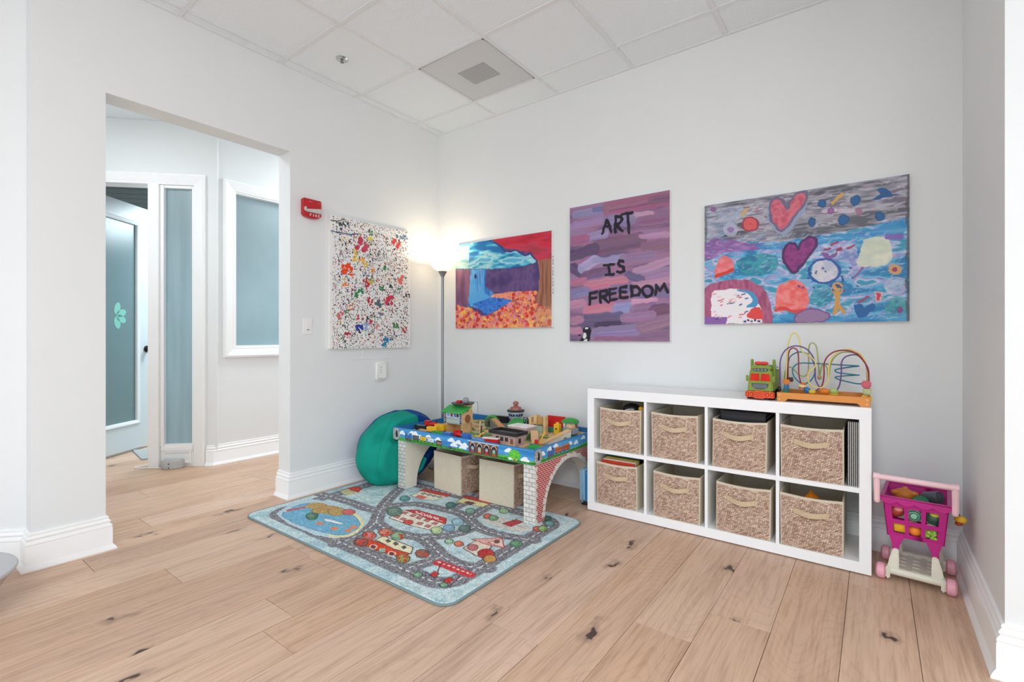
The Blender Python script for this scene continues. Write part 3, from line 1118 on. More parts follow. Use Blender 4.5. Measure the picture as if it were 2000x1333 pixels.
part(MB().box(0, SW, 0, SD, SH - .058, SH), 'top_panel', M_WHITE, S, bevel=.0015)
part(MB().box(0, SW, 0, SD, .006, .058), 'bottom_panel', M_WHITE, S, bevel=.0015)
part(MB().box(0, ft, 0, SD, .058, SH - .058), 'side_panel', M_WHITE, S, bevel=.001)
part(MB().box(SW - ft, SW, 0, SD, .058, SH - .058), 'side_panel', M_WHITE, S, bevel=.001)
part(MB().box(ft, SW - ft, .003, SD, .383, .407), 'middle_shelf', M_WHITE, S, bevel=.001)
CX = [ft]
for xc in (2.158, 2.511, 2.8645):
    lx = xc - 1.771
    for z0, z1 in ((.058, .383), (.407, SH - .058)):
        part(MB().box(lx - .008, lx + .008, .003, SD, z0, z1), 'divider', M_WHITE, S, bevel=.001)
for fx in (.06, SW - .06):
    for fy in (.04, SD - .04):
        part(MB().cyl((fx, fy, 0), (fx, fy, .006), .018), 'foot', M_PLASTIC_W, S)


# ================================================================== woven bins
def make_bin(label, group, loc, rz, w=.268, d=.355, h=.268, bow=.006, seed=0):
    """local: front is -y, origin at the front centre of the base"""
    rb = random.Random(seed)
    t = .005
    o = thing('woven_bin', label, 'bin', loc, rz, group)
    tw = rb.uniform(-.004, .004)
    flare = .004

    def f(p):  # walls bow a little and flare at the top
        x, y, z = p
        k = z / h
        q = math.sin(math.pi * min(1, max(0, k)))
        x2 = x * (1 + flare * 2 * k) + tw * k
        y2 = y - bow * math.cos(math.pi * x / w) * (.4 + .6 * k) * (1 if y < d / 2 else -.6)
        z2 = z - (.007 * math.cos(math.pi * x / w) * k if y < d / 2 else 0)
        return (x2, y2, z2)
    n = 12
    m = MB(f=f)
    xs_ = [-w / 2 + w * i / n for i in range(n + 1)]
    m.slab(xs_, 0, t, 0, h)
    m.slab(xs_, d - t, d, 0, h)
    for s_ in (-1, 1):
        a, b = (s_ * w / 2 - t, s_ * w / 2) if s_ > 0 else (s_ * w / 2, s_ * w / 2 + t)
        m.box(a, b, t, d - t, 0, h)
    m.box(-w / 2 + t, w / 2 - t, t, d - t, 0, .006)
    m.build('body', M_LINEN, o)
    fr_ = MB(f=f)
    e = .006
    fr_.slab([max(-w / 2 + e, min(w / 2 - e, q)) for q in xs_], -.003, 0, .004, h - .010)
    fr_.build('woven_front', M_WEAVE, o)
    rm = MB(f=f)
    rm.slab(xs_, -.0038, t + .001, h - .010, h + .001)
    rm.slab(xs_, d - t - .001, d + .001, h - .010, h + .001)
    for s_ in (-1, 1):
        a, b = (s_ * w / 2 - t - .001, s_ * w / 2 + .001) if s_ > 0 else (s_ * w / 2 - .001, s_ * w / 2 + t + .001)
        rm.box(a, b, 0, d, h - .010, h + .001)
    rm.build('rim_binding', M_LINEN, o)
    hw, hz = .062, h * .70
    sag = rb.uniform(.006, .012)
    hd = MB()
    ph = []
    for i in range(17):
        u = i / 16 * 2 - 1
        c = math.cos(u * math.pi / 2)
        ph.append((u * hw, -.007 - bow - .016 * c ** 1.3, hz - sag * c))
    vs, fs = [], []
    for (px, py, pz) in ph:
        for dy, dz in ((0, .013), (-.004, .013), (-.004, -.013), (0, -.013)):
            vs.append((px, py + dy + .003, pz + dz))
    for i in range(16):
        for q in range(4):
            fs.append((i * 4 + q, i * 4 + (q + 1) % 4, i * 4 + 4 + (q + 1) % 4, i * 4 + 4 + q))
    fs += [(0, 1, 2, 3), tuple(range(64, 68))[::-1]]
    hd.add(vs, fs)
    hd.box(-hw - .012, -hw + .006, -.0075 - bow * .6, -.0005, hz - .013, hz + .013).box(hw - .006, hw + .012, -.0075 - bow * .6, -.0005, hz - .013, hz + .013)
    hd.build('handle', M_STRAP, o, ang=50)
    return o


G1 = 'woven bins in the cube shelf'
ZU, ZL = .4075, .0585
bins = [
    (1.990, ZU, -.392, 1, 'woven bin in the top left cube with black toys inside'),
    (2.332, ZU, -.395, -1, 'woven bin in the second top cube, rim standing clear and empty'),
    (2.679, ZU, -.400, .6, 'woven bin in the third top cube with a black box behind its rim'),
    (3.014, ZU, -.398, -.3, 'woven bin in the top right cube beside the striped folders'),
    (1.970, ZL, -.392, .8, 'woven bin in the bottom left cube packed with books'),
    (2.342, ZL, -.395, -.6, 'woven bin in the second bottom cube with an empty rim'),
    (2.697, ZL, -.396, -.8, 'woven bin in the third bottom cube, dark and empty inside'),
    (3.012, ZL, -.396, .3, 'woven bin in the bottom right cube holding an orange toy')]
for q, (bx_, bz_, by_, rz_, lab) in enumerate(bins):
    make_bin(lab, G1, (bx_, by_ + .004, bz_), R(rz_), h=.268 if q not in (2,) else .266, bow=(.006, .005, .009, .004, .005, .006, .007, .005)[q], seed=q)

# contents of the bins and the cubes
t_ = thing('toy_drone', 'black toy with small white marks sticking out of the top left bin', 'toy', (2.01, -.25, .63))
MB().box(-.03, .07, -.05, .05, -.21, .02).build('body', M_BLACK, t_, bevel=.012, seg=3)
MB().ell((.005, -.01, .035), (.055, .05, .035)).build('cap', M_BLACK, t_)
MB().tube([(-.03, -.055, .022), (.0, -.06, .034), (.04, -.055, .036)], .003, 6).build('white_stripe', M_PLASTIC_W, t_)
t_ = thing('toy_ball', 'small yellow toy at the right of the top left bin', 'toy', (2.098, -.31, .674))
MB().ell((0, 0, 0), (.017, .017, .016)).build('body', mat('toy_yellow', (240, 176, 30), .4, var=.06), t_)
MB().cyl((0, 0, -.26), (0, 0, -.01), .006).build('stem', M_BLACK, t_)
BC = [((214, 60, 40), 'red-edged picture book standing foremost in the bottom left bin', .0), ((226, 208, 186), 'cream picture book second from the front in the bottom left bin', .02),
      ((206, 180, 70), 'yellow-green picture book in the middle of the bottom left bin', .05), ((30, 82, 62), 'dark green picture book in the bottom left bin', .08), ((26, 34, 42), 'black picture book at the back of the bottom left bin', .12),
      ((70, 74, 96), 'slate blue picture book rearmost in the bottom left bin', .16)]
for q, (c_, lab, yo) in enumerate(BC):
    b_ = thing('picture_book', lab, 'book', (1.955 + .004 * (q % 3), -.355 + yo, ZL + .0075), 0, 'books in the bottom left bin')
    b_.rotation_euler = (R(-3), 0, 0)
    hh = .262 + .006 * q
    MB().box(-.110, .110, 0, .002, 0, hh).box(-.110, .110, .014, .016, 0, hh).box(-.112, -.110, 0, .016, 0, hh).build('cover', mat('book_%d' % q, c_, .45, var=.15, scale=30), b_)
    MB().box(-.109, .106, .002, .014, .003, hh - .004).build('pages', mat('paper', (238, 232, 220), .8, var=.04, scale=200, stretch=(1, 30, 1)), b_)
b_ = thing('storage_box', 'matte black box filling the third top cube behind the bin rim', 'box', (2.69, -.20, ZU + .007))
MB().box(-.112, .112, -.15, .140, 0, .285).build('body', M_BLACK, b_, bevel=.004)
MB().box(-.114, .114, -.152, .142, .285, .302).build('lid', mat('black_board', (22, 22, 26), .6), b_, bevel=.003)
for q in range(6):
    b_ = thing('folder', ['slim black folder touching the top right bin', 'black folder second from the top right bin', 'black folder third from the top right bin', 'black folder third from the right side of the shelf', 'black folder second from the right side of the shelf', 'black folder against the right side panel of the shelf'][q], 'folder', (3.160 + q * .0075, -.375, ZU + .0005), R(-.4), 'striped folders in the top right cube')
    MB().box(0, .0042, 0, .30, 0, .308 + .001 * (q % 2)).build('cover', M_BLACK, b_)
    MB().box(.0042, .0066, -.001, .30, 0, .306).build('page_block', mat('folder_edge', (225, 222, 214), .6, var=.02), b_)
t_ = thing('toy_star', 'orange pointed toy lying inside the bottom right bin', 'toy', (3.0, -.25, .29))
MB().lathe([(.0, .035), (.018, .012), (.036, .0), (.03, -.02), (0, -.03)], n=5).build('body', mat('toy_orange', (226, 130, 20), .4, var=.1), t_)
MB().cyl((0, 0, -.224), (0, 0, -.02), .01).build('stem', M_LINEN, t_)

# bins under the train table, woven fronts turned to the right
make_bin('beige cube bin under the left half of the train table, woven side turned right', 'bins under the train table', (.958, -.576, .0125), R(86), w=.275, d=.285, h=.275, bow=.004, seed=21)
make_bin('plain beige cube bin under the right half of the train table', 'bins under the train table', (1.385, -.56, .0125), R(92), w=.262, d=.285, h=.280, bow=.004, seed=22)

# ================================================================== floor lamp
L_ = thing('floor_lamp', 'slim grey torchiere floor lamp glowing in the corner', 'lamp', (.262, -.205, 0))
M_LAMP = mat('lamp_grey', (150, 150, 150), .35, .6, var=.03)
MB().lathe([(.0, .0), (.125, 0), (.125, .010), (.11, .018), (.03, .026), (.012, .045), (0, .045)], n=40).build('base', M_LAMP, L_)
MB().cyl((0, 0, .03), (0, 0, 1.66), .0115, n=16).build('pole', M_LAMP, L_)
MB().lathe([(.0115, 1.64), (.014, 1.65), (.022, 1.665), (.036, 1.690), (.040, 1.694), (.036, 1.698), (0, 1.698)], n=28).build('cup', M_LAMP, L_)
sm = bpy.data.materials.new('lamp_glass')
sm.use_nodes = True
nt = sm.node_tree
bs = nt.nodes['Principled BSDF']
bs.inputs['Base Color'].default_value = (.95, .9, .8, 1)
bs.inputs['Roughness'].default_value = .4
tr = nt.nodes.new('ShaderNodeBsdfTranslucent')
tr.inputs[0].default_value = (1, .93, .82, 1)
mx = nt.nodes.new('ShaderNodeMixShader')
mx.inputs[0].default_value = .6
nt.links.new(bs.outputs[0], mx.inputs[1])
nt.links.new(tr.outputs[0], mx.inputs[2])
nt.links.new(mx.outputs[0], nt.nodes['Material Output'].inputs[0])
sh = [(.030, 1.698), (.055, 1.705), (.085, 1.728), (.108, 1.765), (.122, 1.808), (.118, 1.808), (.104, 1.767), (.082, 1.732), (.052, 1.711), (.030, 1.704)]
MB().lathe(sh, n=40, close=True).build('shade', sm, L_)
bl = MB().ell((0, 0, 1.755), (.028, .028, .036)).build('bulb', emit_mat('bulb_glow', (255, 236, 205), 22), L_)
pd = bpy.data.lights.new('lamp_light', 'POINT')
pd.energy, pd.color, pd.shadow_soft_size = 3.2, (1, .86, .66), .035
po = bpy.data.objects.new('lamp_light', pd)
COL.objects.link(po)
po.parent = L_
po.location = (0, 0, 1.80)

# ================================================================== bean bag
BB = thing('bean_bag', 'teal and blue bean bag slumped between the wall and the train table', 'bean bag', (.245, -.70, 0))
M_TEAL = mat('teal_cloth', (12, 148, 130), .75, var=.07, scale=9, bump=.2, bscale=300, spec=.2)
M_BLUE = mat('blue_cloth', (18, 66, 140), .75, var=.07, scale=9, bump=.2, bscale=300, spec=.2)
M_GREYC = mat('grey_cloth', (150, 154, 160), .75, var=.05, bump=.2, bscale=300)


def bag(th, ph):
    d = Vector((math.sin(ph) * math.cos(th), math.sin(ph) * math.sin(th), math.cos(ph)))
    fold = .012 * mnoise.noise(d * 3.1) + .022 * mnoise.noise(d * 1.7 + Vector((3, 1, 2)))
    crease = -.055 * math.exp(-((d - Vector((.42, -.76, .50)).normalized()).length / .23) ** 2) * (1 + .9 * math.sin(14 * th))
    q = 1 + (fold + crease) * 2.6
    x_, y_, z_ = d.x * .235 * q, d.y * .335 * q, d.z * .285 * q
    z_ = max(z_ + .262, .0 + .006 * (1 + d.z))
    y_ += .05 * (z_ - .25) / .25 + .0
    if x_ > 0:
        x_ *= 1.25
    x_ = max(x_, -.198)
    # the bag presses against the table end and bulges through its arch
    dy_ = abs(y_ - .70 + .433)
    in_arch = dy_ < .27 and z_ < .02 + math.sqrt(max(0, .27 ** 2 - dy_ ** 2))
    x_ = min(x_, .140 if z_ > .345 else (.40 if in_arch else .184))
    return Vector((x_, y_, max(z_, .0160)))


gores = [(-172, -114, M_BLUE), (-114, -60, M_TEAL), (-60, 14, M_TEAL), (14, 70, M_BLUE), (70, 130, M_TEAL), (130, 188, M_TEAL)]
for a, b_, mm in gores:
    g = MB()
    g.sheet(lambda u, v_, a=a, b_=b_: bag(R(a + (b_ - a) * u) + .55 * (v_ - .35) * 0, .02 + (math.pi - .04) * v_), 14, 40)
    g.build('panel', mm, BB, fix=False, ang=180)
    MB().tube([bag(R(a), .02 + (math.pi - .04) * k / 40) for k in range(41)], .0025, 5).build('seam', mm, BB)

# ================================================================== footstool at the picture's left edge
F_ = thing('footstool', 'low round grey-topped chrome footstool at the lower left edge', 'stool', (.30, -3.10, 0))
MB().lathe([(0, .150), (.265, .150), (.280, .156), (.284, .165), (.280, .172), (.262, .176), (0, .178)], n=64).build('seat', mat('grey_vinyl', (186, 187, 190), .45, var=.02), F_)
MB().lathe([(.0, .012), (.13, .012), (.17, .03), (.225, .08), (.262, .135), (.268, .150), (.0, .150)], n=64).build('bowl', M_CHROME, F_)
ba = [(.22 * math.cos(t), .22 * math.sin(t)) for t in (R(20 + 90 * k) for k in range(4))]
MB().prism([(.255, -.02), (.10, .20), (-.2, .14), (-.2, -.2), (.10, -.2)], 0, .045).build('plinth', mat('grey_fleck', (186, 188, 190), .6, var=.15, scale=260), F_, bevel=.004)

# ================================================================== play rug
RX0, RX1, RY0, RY1 = .100, 1.855, -1.785, -.605
rw, rh = RX1 - RX0, RY1 - RY0
# control points below are noted in a 2000 x 812 view of the rug; its corners there give the mapping to the rug's own plane
rug_px = [(768.96, 923.40), (1140.22, 1017.49), (871.05, 1187.14), (477.24, 1005.28)]
rq = [((u - 470) * 2.8986, (v - 920) * 2.8986) for u, v in rug_px]
P = Paint(rw, rh, .0036, (186, 210, 214), rq, seed=3, wob=.004, wobscale=.03)
P.streaks([(168, 198, 206), (190, 214, 218), (206, 222, 224), (182, 208, 210)], .09, .09, gain=2.4)
DK, ROAD, LINE = (70, 78, 84), (128, 128, 134), (236, 238, 240)
# lighter blocks between the roads are the ground colour; roads next
ins = .125
loop = []
for cx_, cy_, a0 in ((rw - ins - .09, ins + .09, -90), (rw - ins - .09, rh - ins - .09, 0), (ins + .09, rh - ins - .09, 90), (ins + .09, ins + .09, 180)):
    for q in range(9):
        t = R(a0 + 90 * q / 8)
        loop.append((cx_ + .10 * math.cos(t), cy_ + .10 * math.sin(t)))
roads = [cr(r_) for r_ in [
    [(940, 70), (850, 150), (790, 225), (765, 290), (700, 345), (600, 395), (540, 415)],
    [(395, 120), (500, 145), (640, 185), (720, 215), (790, 228)],
    [(800, 215), (880, 195), (1000, 190), (1130, 215), (1260, 250), (1335, 315), (1420, 350), (1530, 375), (1660, 395)],
    [(765, 290), (840, 340), (940, 365), (1030, 385), (1100, 440), (1150, 490), (1250, 535), (1400, 555)],
    [(1030, 375), (1120, 372), (1230, 355), (1335, 315)],
    [(1130, 490), (1040, 525), (930, 555)],
    [(1180, 225), (1270, 180), (1350, 130)],
    [(1300, 265), (1400, 205), (1500, 185), (1620, 190)]]]
for w_, c_ in ((.104, (150, 160, 168)), (.094, ROAD)):
    P.line(loop, w_, c_, raw=True, closed=True)
    for r_ in roads:
        P.line(r_, w_ * .86, c_)
gr = P.noise(.004, .004, 1)
dark = (np.abs(P.c - np.array(ROAD)).sum(-1) < 8)
P.c[dark] += ((gr[dark] - .5) * 110)[:, None]
P.line(loop, .007, LINE, raw=True, closed=True, dash=.05)
for r_ in roads:
    P.line(r_, .007, LINE, dash=.05)


def tree(x, y, r, c=(96, 130, 90), dots=None):
    P.ell(x, y, r, r * .62, c, edge=(60, 84, 70), ew=.004)
    P.ell(x - r * .2, y - r * .1, r * .55, r * .3, tuple(min(255, v_ + 30) for v_ in c), alpha=.7)
    if dots:
        for q in range(7):
            P.ell(x + P.rng.uniform(-.7, .7) * r, y + P.rng.uniform(-.4, .4) * r, r * .2, r * .13, dots)


INK = (92, 60, 62)
# lake
lake = cr([(235, 255), (290, 210), (370, 185), (480, 195), (600, 235), (670, 285), (660, 330), (580, 365), (470, 350), (340, 310)], 5, True)
P.poly([(200, 245), (270, 195), (400, 160), (560, 190), (690, 250), (715, 300), (660, 355), (540, 385), (420, 365), (270, 300)], (188, 212, 222))
P.poly(cr([(480, 205), (620, 225), (690, 270), (690, 320), (620, 372), (500, 375), (540, 340), (640, 300)], 5, True), (226, 222, 178))
P.poly(lake, (118, 176, 206), edge=(90, 140, 160), ew=.004)
for q in range(26):
    x_, y_ = P.rng.uniform(300, 620), P.rng.uniform(220, 340)
    P.line([(x_, y_), (x_ + 40, y_ + 6)], .006, (150, 204, 222), .7)
for x_, y_, rx_, ry_ in ((430, 200, 62, 18), (500, 222, 70, 24), (545, 232, 50, 24), (450, 228, 46, 14)):
    P.ell(x_, y_, rx_, ry_, (190, 158, 102), edge=(140, 112, 70), ew=.004)
P.ell(612, 234, 36, 16, (214, 110, 104), edge=INK, ew=.004)
P.line([(260, 228), (360, 207)], .030, (238, 236, 232))
for q in range(3):
    P.line([(268 + q * 36, 226 - q * 7.5), (284 + q * 36, 223 - q * 7.5)], .030, (204, 86, 84))
P.poly([(470, 268), (560, 290), (590, 300), (570, 305), (480, 285)], (240, 242, 240), edge=(120, 140, 150), ew=.004)
tree(405, 258, 34, (88, 128, 104))
for x_, y_ in ((450, 298), (530, 328), (640, 320), (610, 338)):
    P.ell(x_, y_, 22, 9, (222, 140, 96))
# little houses at the back
P.poly([(560, 118), (640, 92), (690, 118), (620, 140)], (226, 228, 214))
P.poly([(600, 100), (645, 90), (690, 100), (665, 124)], (214, 76, 60), edge=INK, ew=.004)
P.poly([(560, 118), (610, 100), (650, 128), (590, 140)], (206, 196, 150), edge=INK, ew=.003)
for q in range(30):
    x_, y_ = P.rng.uniform(520, 800), P.rng.uniform(110, 190)
    P.line([(x_, y_), (x_ + 26, y_ + 9)], .004, (104, 128, 124), .6)
P.poly([(960, 140), (1040, 108), (1180, 140), (1110, 166), (1030, 164)], (236, 230, 210), edge=INK, ew=.004)
P.poly([(1010, 112), (1040, 104), (1190, 136), (1170, 148)], (206, 70, 66), edge=INK, ew=.004)
P.poly([(985, 148), (1010, 138), (1060, 150), (1030, 162)], (222, 120, 110))
for q in range(4):
    P.poly([(1020 + q * 30, 128 + q * 6), (1040 + q * 30, 124 + q * 6), (1052 + q * 30, 132 + q * 6), (1032 + q * 30, 137 + q * 6)], (150, 176, 150), edge=INK, ew=.003)
P.poly([(1220, 178), (1260, 152), (1420, 186), (1370, 206)], (228, 224, 168), edge=INK, ew=.004)
P.poly([(1250, 152), (1285, 142), (1430, 176), (1410, 190)], (206, 80, 72), edge=INK, ew=.004)
P.poly([(1262, 180), (1290, 172), (1330, 184), (1300, 196)], (120, 80, 84))
tree(930, 158, 28, (92, 150, 150))
tree(1190, 196, 30, (84, 120, 120))
tree(1300, 228, 26, (120, 160, 140))
# school
sc_ = [(840, 268), (930, 222), (1160, 300), (1075, 338), (960, 310)]
P.poly(sc_, (234, 226, 208), edge=INK, ew=.006)
P.poly([(930, 222), (1000, 222), (1165, 270), (1160, 302), (1060, 272)], (206, 62, 66), edge=INK, ew=.005)
FNT = {'S': [[(1, .1), (.5, 0), (0, .2), (.3, .5), (.9, .6), (.9, .9), (.4, 1), (0, .9)]], 'C': [[(1, .1), (.4, 0), (0, .5), (.4, 1), (1, .9)]],
       'H': [[(0, 0), (0, 1)], [(1, 0), (1, 1)], [(0, .5), (1, .5)]], 'O': [[(.5, 0), (0, .5), (.5, 1), (1, .5), (.5, 0)]], 'L': [[(0, 0), (0, 1), (1, 1)]]}
for q, ch in enumerate('SCHOOL'):
    ox, oy = 990 + q * 25, 228 + q * 7.5
    for ln in FNT[ch]:
        P.line([(ox + a * 17 + b_ * 6, oy + a * 5 + b_ * 15) for a, b_ in ln], .007, (244, 226, 224))
for x_, y_ in ((885, 262), (930, 240), (920, 275), (975, 255), (1010, 268), (1055, 282), (1015, 300), (1060, 315), (1100, 300)):
    P.poly([(x_ - 20, y_), (x_ - 4, y_ - 9), (x_ + 20, y_ - 3), (x_ + 4, y_ + 8)], (210, 120, 120), edge=INK, ew=.004)
P.ell(950, 292, 28, 13, (214, 84, 76), edge=INK, ew=.004)
tree(870, 232, 44, (108, 132, 120))
for x_, y_, c_ in ((1180, 325, (130, 164, 190)), (1270, 328, (96, 116, 110)), (1110, 338, (182, 200, 150)), (1230, 290, (150, 186, 200))):
    tree(x_, y_, 34, c_)
# market with red awning
P.poly([(655, 405), (720, 385), (960, 470), (900, 492), (790, 460)], (216, 74, 46), edge=INK, ew=.006)
P.poly([(760, 392), (810, 370), (975, 432), (965, 470), (870, 445)], (232, 228, 190), edge=INK, ew=.006)
for x_, y_ in ((835, 400), (880, 415), (925, 435)):
    P.poly([(x_ - 14, y_ - 4), (x_ + 2, y_ - 12), (x_ + 14, y_ + 2), (x_ - 4, y_ + 9)], (90, 100, 96), edge=INK, ew=.003)
for x_, y_ in ((750, 432), (855, 470)):
    P.ell(x_, y_, 20, 13, (120, 60, 56), edge=(240, 220, 200), ew=.006)
P.poly([(790, 440), (820, 440), (815, 462), (785, 458)], (150, 190, 170))
for x_, y_, c_ in ((680, 405, (150, 80, 70)), (730, 368, (190, 110, 100)), (820, 350, (190, 120, 100)), (890, 368, (130, 170, 130)), (1030, 470, (140, 100, 90)), (920, 498, (150, 140, 80))):
    tree(x_, y_, 40, c_, (206, 70, 60))
# cottage
P.poly([(1258, 440), (1330, 395), (1420, 420), (1400, 480), (1340, 485)], (230, 214, 198), edge=INK, ew=.006)
P.poly([(1310, 388), (1480, 380), (1495, 440), (1400, 420)], (226, 172, 160), edge=(160, 60, 60), ew=.006)
P.poly([(1400, 408), (1480, 385), (1495, 440)], (232, 206, 190), edge=(170, 70, 70), ew=.005)
P.ell(1450, 402, 18, 11, (130, 80, 80))
P.ell(1315, 435, 30, 18, (196, 120, 120), edge=INK, ew=.004)
P.ell(1390, 470, 46, 28, (190, 60, 58), edge=INK, ew=.004)
P.ell(1410, 500, 36, 22, (196, 150, 84), edge=INK, ew=.004)
tree(1235, 415, 26, (206, 110, 84))
tree(1560, 415, 34, (100, 146, 110))
tree(1180, 400, 24, (160, 190, 160))
# petrol station
P.line([(1120, 522), (1300, 590)], .052, (206, 66, 72))
P.line([(1120, 518), (1305, 586)], .010, (240, 220, 220), dash=.03)
P.line([(1130, 528), (1110, 600)], .006, INK)
P.line([(1240, 600), (1180, 660)], .006, INK)
P.poly([(1070, 590), (1100, 570), (1125, 585), (1095, 606)], (206, 56, 56), edge=INK, ew=.005)
P.poly([(1145, 622), (1180, 602), (1210, 618), (1170, 640)], (206, 56, 56), edge=INK, ew=.005)
tree(1005, 590, 26, (120, 160, 130))
tree(1150, 648, 24, (120, 160, 130))
# fire house on the right
P.poly([(1350, 280), (1470, 262), (1600, 300), (1660, 330), (1590, 352), (1450, 320)], (216, 210, 204))
P.poly([(1480, 300), (1560, 275), (1600, 290), (1530, 318)], (190, 74, 76), edge=INK, ew=.004)
for q in range(24):
    x_, y_ = P.rng.uniform(1420, 1620), P.rng.uniform(225, 345)
    P.line([(x_, y_), (x_ + 30, y_ + 8)], .004, (110, 120, 120), .7)
for x_, y_, c_ in ((1400, 258, (200, 100, 90)), (1430, 268, (120, 160, 120)), (1680, 330, (190, 90, 80)), (1710, 328, (140, 170, 100)), (1735, 272, (70, 100, 90)), (1490, 228, (150, 180, 140)), (1750, 300, (110, 160, 160))):
    tree(x_, y_, 26, c_)
# pile speckle over everything
P.c += ((P.noise(.005, .005, 1) - .5) * 60)[..., None]
rug = thing('play_rug', 'rounded play rug printed with roads, houses and a lake', 'rug', (0, 0, 0))
mp_ = paint_mat('rug_print', .95, .8, 420)
rad = .07


def rug_outline(g):
    out = []
    for cx_, cy_, a0 in ((RX1 - rad, RY1 - rad, 0), (RX0 + rad, RY1 - rad, 90), (RX0 + rad, RY0 + rad, 180), (RX1 - rad, RY0 + rad, 270)):
        for q in range(9):
            t = R(a0 + 90 * q / 8)
            out.append((cx_ + (rad + g) * math.cos(t), cy_ + (rad + g) * math.sin(t)))
    return out


MB().prism(rug_outline(0), .0004, .0108).build('backing', mat('rug_edge', (150, 176, 180), .9, var=.1, scale=200), rug)


def rug_map(X, Y):
    x_, y_ = RX0 + X, RY1 - Y
    # pull the sheet's square corners onto the rounded outline
    cx_ = np.clip(x_, RX0 + rad, RX1 - rad)
    cy_ = np.clip(y_, RY0 + rad, RY1 - rad)
    dx, dy = x_ - cx_, y_ - cy_
    L2 = np.hypot(dx, dy)
    Li = np.maximum(np.abs(dx), np.abs(dy))
    k_ = np.where(L2 > 1e-6, Li / np.maximum(L2, 1e-6), 1)
    both = (np.abs(dx) > 1e-6) & (np.abs(dy) > 1e-6)
    k_ = np.where(both, k_, 1)
    edge = np.maximum(np.abs(x_ - (RX0 + RX1) / 2) - rw / 2, np.abs(y_ - (RY0 + RY1) / 2) - rh / 2)
    d_ = np.where(both, rad - Li, -edge)
    z_ = .0122 - .006 * np.clip(1 - d_ / .008, 0, 1) ** 2
    return cx_ + dx * k_, cy_ + dy * k_, z_


P.build('pile', mp_, rug, rug_map, 1.0)
MB().tube([(a, b_, .006) for a, b_ in rug_outline(.001)], .0055, 6, closed=True).build('edge_binding', mat('rug_binding', (120, 140, 142), .9, var=.1, scale=200), rug)

# ================================================================== train table
TX0, TX1, TY0, TY1 = .393, 1.660, -.853, -.016
TZ0, TZ1, BZ = .364, .456, .414
TB = thing('train_table', 'wooden train play table with printed sides and brick arch ends', 'table', (0, 0, 0))
M_TBLUE = mat('table_blue', (40, 118, 186), .4, var=.04)
M_TGREY = mat('table_inside', (214, 208, 196), .5, var=.03)
fw = .020
zr = .0004
MB().box(TX0, TX1, TY0, TY0 + fw, TZ0, TZ1).build('front_rail', M_TBLUE, TB, bevel=.003)
MB().box(TX0, TX1, TY1 - fw, TY1, TZ0, TZ1).build('back_rail', M_TBLUE, TB, bevel=.003)
MB().box(TX0, TX0 + fw, TY0 + fw, TY1 - fw, TZ0, TZ1).build('end_rail', M_TBLUE, TB, bevel=.003)
MB().box(TX1 - fw, TX1, TY0 + fw, TY1 - fw, TZ0, TZ1).build('end_rail', M_TBLUE, TB, bevel=.003)
# printed board
P = Paint(TX1 - TX0 - 2 * fw, TY1 - TY0 - 2 * fw, .006, (150, 170, 110), None, seed=9)
P.streaks([(84, 130, 70), (140, 168, 96), (196, 190, 140), (206, 196, 160), (110, 150, 120)], .12, .10, gain=2.6)
for q in range(40):
    x_, y_ = P.rng.uniform(0, P.w), P.rng.uniform(0, P.h)
    P.dot(x_, y_, P.rng.uniform(.006, .018), [(60, 110, 60), (200, 190, 150), (120, 160, 180), (190, 160, 110)][q % 4])
MB().box(TX0 + fw, TX1 - fw, TY0 + fw, TY1 - fw, TZ0 + .006, BZ - .001).build('board', M_TGREY, TB)
P.build('printed_board', paint_mat('board_print', .5, .05), TB, lambda X, Y: (TX0 + fw + X, TY1 - fw - Y, BZ))


def rail_print(wd, quad, seed):
    P = Paint(wd, TZ1 - TZ0 - .004, .0024, (62, 142, 204), quad, seed=seed, wob=.0012, wobscale=.02)
    P.streaks([(48, 124, 190), (70, 152, 212), (96, 172, 222)], .25, .02, gain=1.6)
    h_ = P.h
    g = .022 + .006 * np.sin(P.X * 9 + seed) + .004 * np.sin(P.X * 31)
    k_ = (P.Y > h_ - g)
    P.c[k_] = (86, 176, 62)
    k2 = (P.Y > h_ - g * .55)
    P.c[k2] = (60, 150, 52)
    n_ = P.noise(.012, .006, 2)
    P.c[k_] *= (.75 + .5 * n_[k_])[:, None]
    P.line([(0, h_ - .012), (wd, h_ - .012)], .0035, (52, 60, 50), raw=True)
    return P


def cloud(P, x, y, r):
    for dx, dy, q in ((0, 0, 1), (-.9, .25, .6), (.9, .25, .65), (.2, -.35, .7)):
        P.poly(P.ring(x + dx * r, y + dy * r, q * r * 1.1, q * r * .55), (240, 246, 250), raw=True)


def cave(P, x):
    P.poly(P.ring(x, .045, .042, .046), (176, 176, 176), raw=True)
    for q in range(70):
        a, b_ = P.rng.uniform(-.038, .038), P.rng.uniform(.004, .08)
        P.dot(x + a, b_, .003, [(90, 90, 90), (220, 220, 220), (130, 126, 120)][q % 3])
    P.poly([(x - .004, .025), (x + .008, .018), (x + .016, .030), (x + .016, .068), (x - .006, .068)], (36, 34, 38), raw=True)


def wagon(P, x, y, w_, h_, c_, roof=None):
    P.poly([(x, y), (x + w_, y), (x + w_, y + h_), (x, y + h_)], c_, raw=True, edge=(50, 50, 54), ew=.0025)
    if roof:
        P.poly([(x - .003, y - .008), (x + w_ + .003, y - .008), (x + w_, y), (x, y)], roof, raw=True)
    for q in (.2, .8):
        P.poly(P.ring(x + w_ * q, y + h_ + .004, .006, .005), (40, 40, 44), raw=True)


